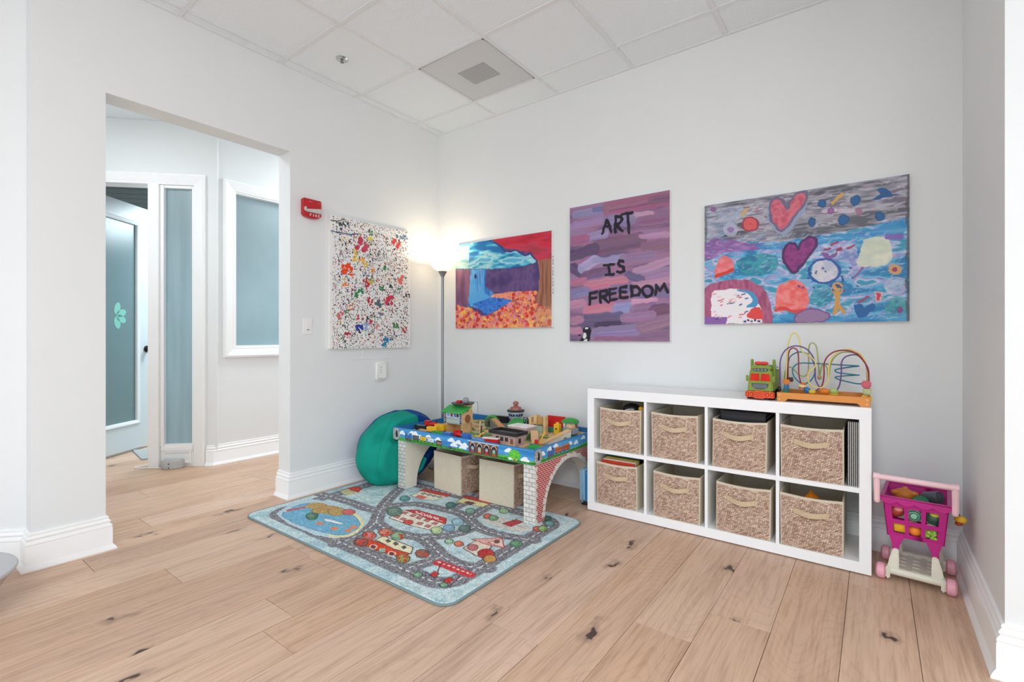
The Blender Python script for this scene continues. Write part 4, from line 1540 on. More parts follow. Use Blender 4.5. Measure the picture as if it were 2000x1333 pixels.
def loco(P, x, y, s_=1.):
    P.poly([(x, y), (x + .045, y), (x + .045, y + .018), (x, y + .018)], (60, 110, 190), raw=True, edge=(30, 40, 70), ew=.002)
    P.poly([(x + .045, y - .016), (x + .068, y - .016), (x + .068, y + .020), (x + .045, y + .020)], (60, 110, 190), raw=True, edge=(30, 40, 70), ew=.002)
    P.poly([(x + .006, y - .016), (x + .014, y - .016), (x + .014, y), (x + .006, y)], (40, 40, 48), raw=True)
    P.poly([(x + .043, y - .021), (x + .071, y - .021), (x + .071, y - .016), (x + .043, y - .016)], (40, 40, 48), raw=True)
    P.poly([(x - .006, y + .018), (x + .07, y + .018), (x + .07, y + .024), (x - .006, y + .024)], (170, 60, 66), raw=True)
    for q in (.008, .026, .044, .062):
        P.poly(P.ring(x + q, y + .026, .006, .006), (44, 52, 80), raw=True)


wd = TX1 - TX0
P = rail_print(wd, None, 5)
for x_, y_ in ((.10, .030), (.205, .022), (.24, .020), (.29, .040), (.375, .028), (.47, .034), (.595, .022), (.66, .030), (.62, .050), (.715, .040), (.70, .054), (1.08, .025), (1.11, .066), (1.20, .062)):
    cloud(P, x_, y_, .022)
cave(P, .036)
P.poly(P.ring(.10, .078, .035, .014), (80, 170, 60), raw=True)
loco(P, .135, .044)
wagon(P, .218, .034, .062, .030, (92, 92, 100))
wagon(P, .294, .032, .062, .030, (238, 200, 60))
P.line([(.306, .046), (.342, .046)], .003, (120, 90, 40), raw=True)
P.line([(.312, .053), (.336, .053)], .003, (120, 90, 40), raw=True)
wagon(P, .370, .032, .062, .030, (216, 230, 240))
P.line([(.384, .044), (.388, .056), (.396, .048), (.402, .056), (.408, .044), (.416, .052)], .0025, (130, 150, 170), raw=True)
wagon(P, .456, .048, .050, .022, (128, 84, 80), (70, 56, 60))
for q in range(4):
    P.poly(P.ring(.464 + q * .011, .058, .003, .006), (196, 160, 130), raw=True)
wagon(P, .575, .066, .022, .008, (110, 130, 150))
# engine shed with four arches
x_ = .752
P.poly([(x_, .008), (x_ + .245, .008), (x_ + .245, .082), (x_, .082)], (108, 78, 70), raw=True)
P.line([(x_ - .004, .006), (x_ + .249, .006)], .006, (206, 214, 226), raw=True)
for q, c_ in enumerate(((70, 100, 150), (196, 176, 70), (150, 40, 46), (70, 150, 60))):
    ax = x_ + .034 + q * .059
    arc = [(ax - .020, .072)] + [(ax - .020 * math.cos(t), .034 - .020 * math.sin(t)) for t in (math.pi * k / 10 for k in range(11))] + [(ax + .020, .072)]
    P.poly(arc, (44, 40, 50), raw=True)
    P.line(arc[1:-1], .005, (222, 206, 180), raw=True)
    P.poly([(ax - .013, .040), (ax + .013, .040), (ax + .013, .072), (ax - .013, .072)], c_, raw=True)
    P.poly(P.ring(ax, .048, .011, .012), (170, 176, 180), raw=True)
    P.poly([(ax - .016, .068), (ax + .016, .068), (ax + .016, .078), (ax - .016, .078)], (200, 60, 46), raw=True)
P.poly(P.ring(1.125, .044, .045, .030), (96, 196, 60), raw=True)
for q in range(40):
    a, b_ = P.rng.uniform(-.04, .04), P.rng.uniform(-.025, .025)
    if (a / .045) ** 2 + (b_ / .03) ** 2 < 1:
        P.dot(1.125 + a, .044 + b_, .003, (60, 150, 44) if q % 2 else (140, 220, 90))
P.poly([(1.115, .07), (1.135, .07), (1.138, .084), (1.112, .084)], (150, 110, 60), raw=True)
P.build('front_print', paint_mat('front_print', .4, 0.02), TB, lambda X, Y: (TX0 + X, TY0 - .0006, TZ1 - .002 - Y))
P = rail_print(TY1 - TY0, None, 8)
for x_, y_ in ((.09, .036), (.17, .020), (.24, .012), (.42, .030), (.50, .036), (.60, .020), (.70, .03)):
    cloud(P, x_, y_, .020)
cave(P, .044)
loco(P, .150, .040)
wagon(P, .235, .034, .085, .028, (200, 104, 56), (196, 130, 80))
wagon(P, .330, .034, .085, .028, (190, 92, 50), (196, 130, 80))
for x0_ in (.235, .330):
    for q in range(6):
        P.poly([(x0_ + .008 + q * .013, .038), (x0_ + .014 + q * .013, .038), (x0_ + .014 + q * .013, .046), (x0_ + .008 + q * .013, .046)], (110, 50, 36), raw=True)
P.build('end_print', paint_mat('end_print', .4, 0.02), TB, lambda X, Y: (TX1 + .0006, TY0 + X, TZ1 - .002 - Y))

# arched ends
M_END = mat('end_cream', (232, 226, 210), .5, var=.02)
M_BRICK = brick_mat('printed_brick', (168, 34, 40), (188, 46, 48), (232, 214, 206), .030, .0125, .0016)
M_STONE = brick_mat('printed_stone', (228, 226, 220), (206, 204, 198), (120, 118, 116), .042, .026, .0016)
M_STONEF = brick_mat('printed_stone_front', (228, 226, 220), (206, 204, 198), (120, 118, 116), .042, .026, .0016, (0, 2))
yc, ar = -.433, .300
EY0, EY1 = TY0 + .012, TY1 - .012


def arch_outline(r_, y0_, y1_, ztop=TZ0, zb=.0128):
    pts = [(y0_, ztop), (y0_, zb), (yc - r_, zb)]
    for q in range(25):
        t = math.pi - math.pi * q / 24
        pts.append((yc + r_ * math.cos(t), .030 + r_ * math.sin(t)))
    return pts + [(yc + r_, zb), (y1_, zb), (y1_, ztop)]


for side, xa, xb in ((0, TX0 + .045, TX0 + .125), (1, TX1 - .083, TX1 - .003)):
    E_ = MB().prism(arch_outline(ar, EY0, EY1), xa, xb, 'yz').build('arched_end', M_END, TB)
    xo0, xo1 = (xb, xb + .0015) if side else (xa - .0015, xa)
    MB().prism(arch_outline(ar + .002, EY0, EY1), xo0, xo1, 'yz').build('brick_face', M_BRICK, E_)
    xo0, xo1 = (xb + .0015, xb + .0032) if side else (xa - .0032, xa - .0015)
    # voussoirs
    nv = 26
    for q in range(nv):
        t0, t1 = math.pi * (q + .06) / nv, math.pi * (q + .94) / nv
        ro = ar + (.034 if q % 2 else .026)
        MB().prism([(yc + r_ * math.cos(t), .030 + r_ * math.sin(t)) for r_, t in ((ar + .001, t0), (ro, t0), (ro, t1), (ar + .001, t1))], xo0, xo1, 'yz') \
            .build('arch_stone', mat('stone_print', (222, 218, 208), .6, var=.1, scale=70), E_)
    for y_a, sg in ((EY0, 1), (EY1, -1)):
        z_ = .0135
        q = 0
        while z_ < TZ0 - .028:
            wq = .012 if q % 2 else .024
            a, b_ = sorted((y_a, y_a + sg * wq))
            MB().box(xo0, xo1, a, b_, z_, z_ + .0245).build('quoin', mat('stone_print'), E_)
            z_ += .0262
            q += 1
    for y_a, y_b in ((EY0 - .0015, EY0),):
        MB().box(xa, xb, y_a, y_b, .0135, TZ0 - .001).build('stone_face', M_STONEF, E_)

# ================================================================== paintings
def canvas(name, label, wall, a0, a1, z0, z1, depth=.034):
    o = thing(name, label, 'painting')
    if wall == 'back':
        MB().box(a0, a1, -depth, -.001, z0, z1).build('canvas', M_CANVAS, o, bevel=.002)
        fn = lambda X, Y: (a0 + X, -depth - .0006, z1 - Y)
    else:
        MB().box(.001, depth, a0, a1, z0, z1).build('canvas', M_CANVAS, o, bevel=.002)
        fn = lambda X, Y: (depth + .0006, a0 + X, z1 - Y)
    return o, fn, a1 - a0, z1 - z0


# ---- splatter
o, fn, w_, h_ = canvas('splatter_painting', 'white canvas covered with colourful paint splatters on the left wall', 'left', -1.143, -.372, 1.036, 2.034)
P = Paint(w_, h_, .0026, (238, 238, 236), [(228, 165), (750, 268), (752, 1050), (232, 1068)], seed=4, wob=.004, wobscale=.02)
rs = np.random.default_rng(5)
pal = [(40, 40, 48)] * 6 + [(52, 60, 90), (190, 60, 60), (206, 70, 90), (214, 170, 50), (60, 120, 80), (120, 100, 140), (200, 120, 60), (70, 90, 110), (110, 110, 116), (150, 90, 110), (180, 190, 170)]
for q in range(7500):
    x_, y_ = rs.random() * w_, rs.random() * h_
    x_ = x_ * .95 + .025 * w_
    P.dot(x_, y_, .0014 + .0040 * rs.random() ** 3, pal[rs.integers(len(pal))])
for q in range(620):
    x_, y_ = .1 * w_ + rs.random() * w_ * .85, .05 * h_ + rs.random() * h_ * .9
    P.dot(x_, y_, .0035 + .0055 * rs.random() ** 2, pal[rs.integers(len(pal))])
for q in range(60):
    x_, y_, t = rs.random() * w_, rs.random() * h_, rs.random() * 6.28
    l = .02 + .05 * rs.random()
    P.line([(x_, y_), (x_ + l * math.cos(t), y_ + l * math.sin(t))], .0026, pal[rs.integers(6)], raw=True)


def blob(x, y, r, c, n=9):
    X_, Y_ = P.m((x, y))
    k_ = w_ / 522
    for q in range(n):
        a, d_ = rs.random() * 6.28, rs.random() ** .5 * r * k_
        P.dot(X_ + d_ * math.cos(a), Y_ + d_ * math.sin(a), r * k_ * (.16 + .30 * rs.random()), c)


for x_, y_, r_, c_ in ((300, 245, 20, (74, 84, 92)), (325, 220, 16, (60, 66, 72)), (430, 365, 34, (196, 60, 84)), (455, 375, 22, (206, 70, 90)), (660, 345, 26, (214, 66, 60)),
                       (340, 545, 32, (236, 74, 28)), (325, 525, 20, (240, 80, 30)), (370, 565, 18, (236, 84, 30)), (390, 460, 16, (240, 190, 40)), (430, 470, 18, (244, 170, 36)), (395, 415, 14, (230, 200, 70)),
                       (460, 505, 16, (236, 190, 60)), (485, 320, 16, (230, 210, 80)), (505, 525, 16, (240, 150, 60)), (590, 525, 20, (36, 130, 70)), (490, 285, 16, (60, 130, 90)), (715, 305, 16, (36, 100, 150)),
                       (665, 300, 12, (60, 110, 130)), (690, 305, 10, (40, 100, 140)), (455, 605, 14, (196, 40, 44)), (470, 630, 16, (190, 40, 40)), (430, 680, 20, (40, 140, 80)), (400, 695, 16, (40, 140, 80)),
                       (675, 665, 16, (40, 130, 80)), (560, 655, 14, (60, 140, 80)), (610, 730, 30, (206, 60, 80)), (490, 745, 20, (180, 50, 50)), (545, 760, 22, (84, 104, 110)), (690, 590, 24, (220, 110, 100)),
                       (420, 930, 22, (34, 66, 160)), (465, 910, 22, (150, 180, 220)), (490, 885, 16, (206, 60, 90)), (345, 975, 18, (180, 40, 56)), (377, 970, 14, (70, 74, 80)), (535, 915, 18, (220, 130, 140)),
                       (585, 1025, 24, (40, 130, 170)), (595, 995, 14, (40, 120, 170)), (620, 995, 12, (50, 120, 160)), (660, 900, 20, (60, 130, 80)), (715, 930, 16, (190, 60, 80)), (295, 840, 20, (206, 110, 120)),
                       (410, 855, 12, (210, 50, 90)), (310, 1000, 8, (60, 120, 90)), (500, 590, 16, (90, 130, 80)), (470, 555, 16, (140, 140, 150)), (330, 635, 16, (236, 130, 60)), (365, 790, 16, (230, 110, 60)),
                       (500, 620, 20, (190, 180, 90)), (340, 820, 14, (70, 140, 100)), (560, 830, 16, (120, 120, 140)), (735, 700, 14, (70, 40, 50)), (620, 640, 14, (60, 66, 70)), (468, 860, 12, (40, 40, 60))):
    blob(x_, y_, r_, c_)
P.line([(232, 275), (290, 285), (350, 295), (410, 290)], .008, (52, 66, 120))
P.line([(232, 205), (270, 210), (320, 190)], .007, (60, 60, 66))
P.line([(300, 960), (320, 1010), (335, 1060)], .005, (60, 110, 80))
P.line([(520, 830), (522, 900), (505, 970)], .004, (90, 60, 90))
P.line([(600, 975), (690, 970)], .004, (50, 60, 80))
P.line([(540, 410), (580, 430), (560, 470), (470, 440)], .004, (110, 110, 120))
P.build('paint_layer', paint_mat('splatter_paint', .35, .2), o, fn)

# ---- waterfall landscape
o, fn, w_, h_ = canvas('landscape_painting', 'painting of a blue waterfall under a red sky beside the lamp', 'back', .256, 1.268, 1.202, 1.948)
P = Paint(w_, h_, .0042, (120, 70, 110), [(385, 142), (1035, 40), (1035, 705), (385, 712)], seed=6, wob=.006, wobscale=.03)
P.streaks([(74, 58, 110), (92, 70, 124), (110, 84, 130), (84, 64, 116)], .10, .12)
P.streaks([(110, 76, 110), (136, 92, 124), (150, 100, 120)], .05, .2, P.full([(380, 280), (490, 280), (470, 600), (380, 600)]))
red = P.full([(600, 90), (1040, 30), (1040, 250), (940, 260), (900, 190), (780, 170), (720, 160), (660, 120)])
P.streaks([(176, 40, 56), (206, 44, 66), (196, 60, 84), (170, 56, 72)], .2, .05, red)
sky = P.full([(380, 100), (620, 100), (660, 125), (690, 150), (720, 180), (760, 185), (790, 178), (850, 215), (890, 200), (940, 255), (860, 285), (760, 305), (600, 312), (380, 305)])
P.streaks([(30, 112, 172), (66, 168, 206), (130, 206, 220), (190, 226, 228), (90, 180, 214)], .16, .05, sky, gain=2.8)
P.streaks([(170, 214, 214), (206, 230, 226), (140, 204, 214)], .12, .05, P.full([(380, 140), (480, 150), (470, 310), (380, 310)]), .7)
P.line([(610, 108), (660, 128), (690, 150), (720, 183), (760, 185), (790, 176), (850, 213), (890, 200), (940, 255)], .010, (46, 60, 130))
P.line([(385, 305), (600, 308), (760, 303), (860, 284), (938, 262), (945, 330), (940, 450)], .008, (70, 60, 120))
P.streaks([(110, 70, 56), (146, 92, 70), (170, 116, 92), (130, 80, 60)], .03, .4, P.full([(940, 245), (1040, 235), (1040, 610), (920, 560), (945, 440), (955, 330)]))
fall = P.full([(485, 308), (590, 306), (585, 420), (640, 470), (620, 520), (560, 580), (470, 560), (480, 420)])
P.streaks([(40, 104, 190), (70, 150, 220), (104, 180, 232), (56, 130, 206)], .03, .25, fall)
P.ell(545, 510, 75, 48, (88, 168, 226), var=.05)
P.ell(520, 355, 8, 18, (40, 60, 130))
flow = P.full([(380, 548), (470, 570), (560, 625), (600, 628), (690, 575), (775, 520), (620, 500), (640, 478), (760, 462), (930, 455), (915, 520), (960, 560), (1040, 590), (1040, 720), (380, 720)])
P.streaks([(236, 130, 96), (240, 160, 120), (226, 120, 110), (236, 176, 140)], .04, .04, flow)
P.poly([(500, 545), (560, 590), (590, 625), (640, 600), (775, 520), (700, 505), (620, 500)], (46, 110, 200))
P.streaks([(30, 84, 180), (70, 140, 220), (50, 110, 206)], .05, .02, P.full([(510, 545), (560, 590), (590, 622), (640, 598), (770, 520), (700, 508), (620, 502)]))
ft_ = [(206, 50, 50), (230, 80, 70), (240, 190, 90), (226, 140, 150), (196, 60, 60), (214, 120, 130), (240, 150, 80), (176, 90, 84)]
for q in range(620):
    x_, y_ = rs.uniform(385, 1035), rs.uniform(465, 710)
    X_, Y_ = P.m((x_, y_))
    iy, ix = min(P.ny - 1, int(Y_ / h_ * (P.ny - 1))), min(P.nx - 1, max(0, int(X_ / w_ * (P.nx - 1))))
    if flow[iy, ix] > .5 and not (500 < x_ < 770 and y_ < 622 and abs(x_ - 640) < 130 - (y_ - 500)):
        P.dot(X_, Y_, .006 + .012 * rs.random(), ft_[rs.integers(len(ft_))])
P.streaks([(196, 150, 110), (206, 160, 120)], .04, .1, P.full([(920, 560), (1040, 560), (1040, 720), (930, 720)]), .45)
P.build('paint_layer', paint_mat('landscape_paint', .4, .3, 90), o, fn)
lt = MB()
for q in range(11):
    zq = 1.74 - q * .028
    lt.box(1.2682, 1.2690, -.020, -.012, zq, zq + .012 + .006 * (q % 3))
lt.build('side_marks', mat('pencil', (120, 120, 122), .7), o)

# ---- ART IS FREEDOM
o, fn, w_, h_ = canvas('lettered_painting', 'purple brushed canvas lettered ART IS FREEDOM', 'back', 1.430, 2.184, 1.094, 2.094)
P = Paint(w_, h_, .0036, (140, 96, 140), [(52, 187), (843, 47), (840, 1242), (55, 1240)], seed=8, wob=.009, wobscale=.05)
P.streaks([(104, 80, 128), (138, 92, 136), (160, 100, 142), (150, 110, 160)], .30, .05, gain=2.4)


def brush(x0_, y0_, x1_, y1_, th, c_, a=.85):
    P.line([(x0_, y0_), (x1_, y1_)], th / 1050, c_, a)
    for q in range(9):
        d_ = (rs.random() - .5) * th * .9
        e_ = rs.uniform(-30, 30)
        P.line([(x0_ + e_, y0_ + d_), (x1_ + e_, y1_ + d_)], th / 1050 * .12, tuple(max(0, min(255, v_ + rs.uniform(-26, 26))) for v_ in c_), a * .7)


for b_ in [(100, 240, 320, 200, 70, (134, 122, 178)), (250, 200, 330, 190, 40, (100, 104, 160)), (360, 185, 820, 110, 110, (160, 88, 124)), (700, 130, 830, 110, 60, (134, 84, 116)), (80, 330, 300, 290, 60, (150, 120, 176)),
           (200, 420, 330, 390, 70, (148, 132, 190)), (350, 300, 560, 270, 90, (134, 116, 168)), (580, 240, 700, 225, 30, (196, 140, 170)), (620, 300, 830, 270, 90, (142, 92, 136)), (80, 450, 180, 430, 70, (170, 90, 130)),
           (280, 500, 600, 440, 120, (124, 76, 118)), (620, 415, 820, 400, 40, (186, 130, 170)), (640, 500, 830, 470, 70, (140, 90, 130)), (80, 560, 250, 510, 90, (84, 68, 108)), (80, 660, 140, 700, 80, (84, 66, 112)),
           (150, 660, 260, 600, 80, (160, 152, 206)), (250, 610, 480, 580, 50, (150, 140, 190)), (480, 590, 700, 560, 60, (144, 110, 160)), (580, 690, 830, 610, 60, (186, 130, 176)), (560, 740, 830, 690, 60, (160, 116, 166)),
           (170, 720, 330, 690, 70, (116, 80, 128)), (520, 720, 620, 760, 60, (96, 80, 132)), (200, 800, 480, 770, 80, (206, 108, 140)), (80, 780, 170, 760, 60, (190, 96, 134)), (90, 870, 180, 850, 80, (124, 116, 176)),
           (560, 800, 830, 760, 50, (190, 126, 166)), (400, 830, 540, 820, 60, (120, 104, 160)), (620, 870, 830, 860, 70, (120, 96, 150)), (190, 1000, 390, 970, 80, (210, 110, 144)), (430, 990, 520, 980, 90, (136, 140, 200)),
           (80, 950, 160, 940, 60, (196, 116, 160)), (560, 930, 730, 910, 36, (214, 140, 180)), (560, 1000, 700, 970, 70, (146, 100, 146)), (720, 1000, 830, 980, 80, (118, 70, 104)), (160, 1080, 440, 1060, 100, (92, 84, 130)),
           (260, 1110, 440, 1100, 40, (72, 56, 92)), (80, 1080, 140, 1070, 60, (180, 110, 150)), (250, 1180, 580, 1150, 90, (132, 118, 172)), (480, 1060, 700, 1030, 60, (158, 110, 156)), (620, 1130, 830, 1080, 90, (150, 98, 138)),
           (620, 1210, 830, 1180, 60, (134, 92, 128)), (80, 1160, 130, 1150, 50, (196, 120, 150)), (260, 1220, 560, 1220, 30, (146, 90, 130))]:
    brush(*b_)
INKP = (36, 28, 46)
for ln in [[(310, 390), (345, 280), (385, 375)], [(325, 335), (375, 335)], [(418, 380), (410, 260)], [(410, 260), (455, 255), (465, 285), (440, 315), (412, 325)], [(425, 325), (465, 370)],
           [(465, 240), (550, 228)], [(510, 235), (520, 380)], [(325, 640), (395, 628)], [(360, 635), (368, 715)], [(335, 720), (400, 712)],
           [(475, 615), (445, 610), (430, 630), (445, 650), (478, 660), (482, 690), (455, 705), (430, 695)],
           [(210, 955), (208, 865), (270, 850)], [(210, 905), (265, 895)], [(300, 940), (298, 850), (345, 845), (350, 875), (320, 890), (300, 895)], [(315, 895), (357, 932)],
           [(370, 835), (370, 920), (430, 910)], [(372, 835), (418, 825)], [(372, 875), (412, 868)], [(450, 820), (455, 900), (515, 890)], [(450, 820), (500, 812)], [(452, 858), (500, 850)],
           [(545, 890), (540, 810), (585, 810), (608, 840), (595, 875), (545, 890)], P.ring(665, 845, 40, 40) + [(705, 845)], [(730, 870), (735, 800), (768, 840), (800, 790), (826, 850)]]:
    P.line(ln, .021, INKP)
# penguin in the lower left corner
P.ell(190, 1155, 32, 32, INKP)
P.poly([(130, 1240), (160, 1180), (225, 1150), (215, 1200), (205, 1240)], INKP)
P.ell(188, 1140, 13, 9, (200, 210, 210))
P.ell(172, 1195, 17, 22, (214, 222, 220))
P.poly([(160, 1238), (170, 1222), (190, 1222), (185, 1238)], (214, 222, 220))
P.ell(127, 1190, 13, 6, INKP)
g_ = P.c.mean(-1, keepdims=True)
P.c = np.clip(P.c * .74 + g_ * .26 + np.where(g_ > 60, 6, 0), 0, 255)
P.build('paint_layer', paint_mat('letter_paint', .4, .3, 90), o, fn)

# ---- large sea and sky painting
o, fn, w_, h_ = canvas('sea_painting', 'large blue and grey canvas of hearts, waves and dots above the bead maze', 'back', 2.405, 3.408, 1.204, 1.953)
P = Paint(w_, h_, .0030, (90, 150, 190), [(65, 297), (1740, 47), (1728, 1248), (62, 1262)], seed=12, wob=.007, wobscale=.03)
P.streaks([(40, 124, 176), (70, 160, 200), (120, 180, 214), (150, 150, 200), (190, 200, 226), (60, 150, 180)], .14, .045, gain=2.8)
skyq = P.full([(60, 290), (1745, 40), (1740, 400), (1500, 450), (1200, 510), (900, 560), (650, 600), (300, 580), (60, 600)])
P.streaks([(92, 92, 102), (130, 130, 142), (150, 146, 158), (180, 180, 192), (116, 108, 124)], .16, .025, skyq, gain=2.8)
P.streaks([(190, 206, 220), (150, 170, 200), (206, 206, 220)], .05, .04, P.full([(100, 330), (380, 290), (360, 420), (200, 560), (80, 560)]), .55)
P.streaks([(150, 100, 160), (130, 84, 150), (170, 120, 180)], .10, .03, P.full([(60, 600), (160, 560), (420, 600), (700, 620), (520, 660), (240, 680), (100, 740), (60, 740)]), .9)
P.streaks([(84, 160, 206), (30, 130, 190), (140, 190, 220)], .2, .02, P.full([(480, 620), (960, 560), (1400, 500), (1740, 390), (1735, 520), (1300, 580), (900, 650), (520, 660)]), .85)
P.streaks([(206, 196, 220), (150, 130, 190), (220, 216, 232)], .05, .03, P.full([(980, 620), (1280, 580), (1340, 800), (1000, 720)]), .7)
P.streaks([(206, 212, 226), (180, 170, 206), (220, 220, 232)], .06, .05, P.full(P.ring(1620, 960, 100, 75)), .8)
P.streaks([(40, 130, 150), (60, 160, 170), (30, 110, 140)], .06, .05, P.full(cr([(330, 750), (480, 690), (640, 710), (660, 800), (580, 850), (420, 870), (350, 820)], 6, True)), .85)
P.streaks([(40, 130, 150), (70, 160, 176), (30, 120, 150)], .05, .04, P.full(P.ring(1020, 1040, 90, 85)), .8)
P.streaks([(40, 130, 150), (90, 170, 170), (50, 140, 150)], .05, .05, P.full(P.ring(1630, 1150, 110, 95)), .8)
P.streaks([(24, 110, 176), (60, 150, 200), (90, 170, 210)], .2, .03, P.full([(620, 1190), (800, 1190), (1100, 1220), (1720, 1180), (1728, 1248), (620, 1255)]), .8)
# free brush flecks
for q in range(1100):
    x_, y_ = rs.uniform(80, 1700), rs.uniform(520, 1230)
    c_ = [(220, 226, 236), (150, 110, 180), (60, 140, 200), (200, 180, 214), (30, 100, 170), (110, 190, 206)][rs.integers(6)]
    l = rs.uniform(10, 50)
    t = rs.uniform(-.9, .3)
    P.line([(x_, y_), (x_ + l * math.cos(t), y_ + l * math.sin(t))], .004, c_, .55)
for q in range(160):
    x_ = rs.uniform(80, 1700)
    y_ = rs.uniform(310 - (x_ - 65) * .15, 560 - (x_ - 65) * .06)
    c_ = [(220, 220, 226), (70, 66, 74), (180, 150, 170), (196, 196, 208)][rs.integers(4)]
    l = rs.uniform(20, 90)
    P.line([(x_, y_), (x_ + l, y_ - l * rs.uniform(-.1, .5))], .004, c_, .6)


def heart(pts, c1, c2, edge):
    m_ = P.full(cr(pts, 6, True))
    P.line(cr(pts, 6, True), .020, edge, closed=True)
    P.streaks([c1, c2, c1], .04, .03, m_)
    P.line(cr(pts, 6, True), .006, edge, closed=True)


hp_ = [(735, 330), (700, 260), (640, 245), (600, 300), (610, 390), (650, 460), (695, 500), (750, 450), (820, 350), (890, 250), (890, 200), (830, 200), (775, 260)]
P.poly(cr([(735, 330 - 20), (690, 235), (620, 240), (570, 330), (590, 430), (640, 500), (720, 540), (800, 460), (880, 340), (915, 230), (900, 185), (830, 190), (770, 240)], 6, True), (146, 158, 184))
heart(hp_, (190, 84, 104), (214, 112, 130), (110, 100, 130))
heart([(830, 660), (800, 615), (745, 620), (710, 680), (725, 770), (790, 840), (850, 780), (920, 700), (968, 610), (960, 570), (910, 565), (865, 600)], (120, 40, 110), (150, 54, 130), (76, 30, 90))
m_ = P.ring(437, 450, 66, 56)
P.poly(m_, (196, 70, 76), edge=(150, 60, 76), ew=.008)
for q in range(5):
    P.line(P.ring(437, 450, 52 - q * 10, 44 - q * 8), .004, (220, 100, 100), closed=True)
for x_, y_, rx_, ry_ in ((1022, 282, 28, 32), (1298, 258, 32, 38), (943, 435, 28, 32), (1197, 418, 34, 40), (1492, 393, 40, 34)):
    P.ell(x_, y_, rx_, ry_, (24, 92, 150), rot=.3, edge=(20, 70, 120), ew=.004)
P.line([(1110, 285), (1150, 240), (1190, 215)], .020, (206, 160, 90))
P.line([(370, 370), (410, 330)], .018, (206, 166, 110))
P.line([(1030, 345), (1130, 345), (1310, 345)], .022, (206, 190, 206), .8)
P.ell(1098, 348, 26, 26, (150, 100, 160), edge=(120, 80, 140), ew=.005)
P.ell(1330, 350, 34, 34, (150, 100, 130), alpha=.8)
P.poly(cr([(1430, 255), (1500, 215), (1470, 180), (1530, 160), (1580, 195), (1600, 220), (1670, 210), (1560, 240), (1500, 250)], 5, True), (28, 84, 140))
P.ell(138, 325, 20, 22, (140, 104, 150))
P.ell(490, 335, 16, 22, (170, 120, 140), alpha=.7)
P.ell(275, 490, 60, 56, (178, 180, 206), alpha=.8)
P.ell(275, 490, 28, 24, (140, 110, 160), alpha=.8)
# pale rounded patches
P.streaks([(214, 216, 192), (196, 206, 190), (222, 222, 200)], .08, .06, P.full(cr([(1350, 600), (1450, 555), (1560, 580), (1600, 670), (1570, 770), (1450, 800), (1300, 780), (1330, 700)], 6, True)))
P.streaks([(196, 196, 206), (214, 210, 216), (180, 186, 206)], .05, .04, P.full(P.ring(1040, 838, 110, 90)))
P.line(P.ring(1035, 838, 126, 98), .012, (36, 84, 160), closed=True)
# pink rounded patch, plain
P.streaks([(226, 110, 110), (240, 140, 136), (230, 96, 92)], .06, .05, P.full(cr([(640, 1150), (650, 990), (720, 920), (820, 915), (890, 970), (912, 1060), (885, 1150), (800, 1170), (720, 1160)], 6, True)))
P.line(cr([(640, 1150), (700, 1140), (780, 1165), (880, 1150)], 6), .02, (214, 66, 62))
P.streaks([(226, 110, 116), (236, 150, 150)], .03, .03, P.full(cr([(150, 860), (170, 750), (230, 700), (290, 740), (300, 820), (220, 860)], 6, True)))
P.line(cr([(155, 870), (210, 850), (290, 820)], 6), .022, (214, 56, 44))
# white arch, bottom left
arc_o = cr([(60, 980), (120, 930), (260, 905), (400, 905), (510, 950), (580, 1040), (610, 1150), (612, 1262)], 6)
P.poly(arc_o + [(60, 1262)], (166, 84, 118))
P.streaks([(150, 72, 106), (180, 100, 134), (166, 84, 118)], .03, .10, P.full(arc_o + [(60, 1262)]))
P.poly(cr([(120, 1205), (122, 1020), (180, 985), (320, 975), (440, 1010), (500, 1090), (525, 1180), (530, 1256)], 6) + [(240, 1258), (245, 1205)], (238, 232, 236))
P.poly(cr([(320, 985), (420, 985), (480, 1030), (500, 1090), (470, 1130), (400, 1125), (450, 1070), (420, 1020)], 6, True), (70, 150, 200))
P.poly(cr([(415, 1210), (420, 1170), (470, 1130), (515, 1140), (530, 1222)], 6, True), (224, 70, 66))
P.poly([(62, 1205), (242, 1202), (236, 1262), (62, 1262)], (140, 96, 170))
for q in range(30):
    x_, y_ = rs.uniform(130, 400), rs.uniform(1010, 1230)
    P.line([(x_, y_), (x_ + 22, y_ - 8)], .006, [(206, 60, 66), (60, 70, 120), (236, 190, 200), (226, 150, 160)][q % 4])
for q in range(5):
    P.ell(385 + q * 30, 1240 - (q % 2) * 8, 12, 9, (50, 66, 120))
# small figures
P.line([(1140, 950), (1150, 1060), (1140, 1130), (1110, 1175)], .020, (206, 150, 80))
P.line([(1145, 1120), (1195, 1170)], .020, (206, 150, 80))
P.line([(1100, 990), (1145, 1050), (1190, 990)], .012, (206, 150, 80))
P.ell(1145, 960, 46, 30, (206, 156, 90))
P.ell(1152, 962, 20, 14, (60, 80, 130))
P.poly(cr([(1270, 1120), (1330, 1110), (1360, 1140), (1430, 1100), (1450, 1140), (1390, 1190), (1320, 1220), (1290, 1180)], 5, True), (30, 96, 160))
P.poly(cr([(1010, 690), (1060, 690), (1080, 715), (1140, 680), (1130, 720), (1070, 740)], 5, True), (130, 84, 150))
P.poly(cr([(800, 1200), (880, 1150), (980, 1145), (1060, 1180), (1060, 1225), (980, 1250), (820, 1250)], 5, True), (150, 120, 160), edge=(120, 80, 130), ew=.006)
P.poly([(1445, 1010), (1500, 1010), (1490, 1080), (1460, 1085)], (196, 60, 76), edge=(220, 180, 180), ew=.006)
P.line([(1310, 1095), (1390, 1050)], .014, (150, 70, 110))
P.line([(1290, 880), (1360, 805)], .012, (140, 90, 140))
P.ell(1615, 825, 54, 42, (206, 160, 110))
P.ell(1615, 825, 24, 18, (150, 50, 100))
P.ell(1655, 1160, 22, 28, (130, 70, 130))
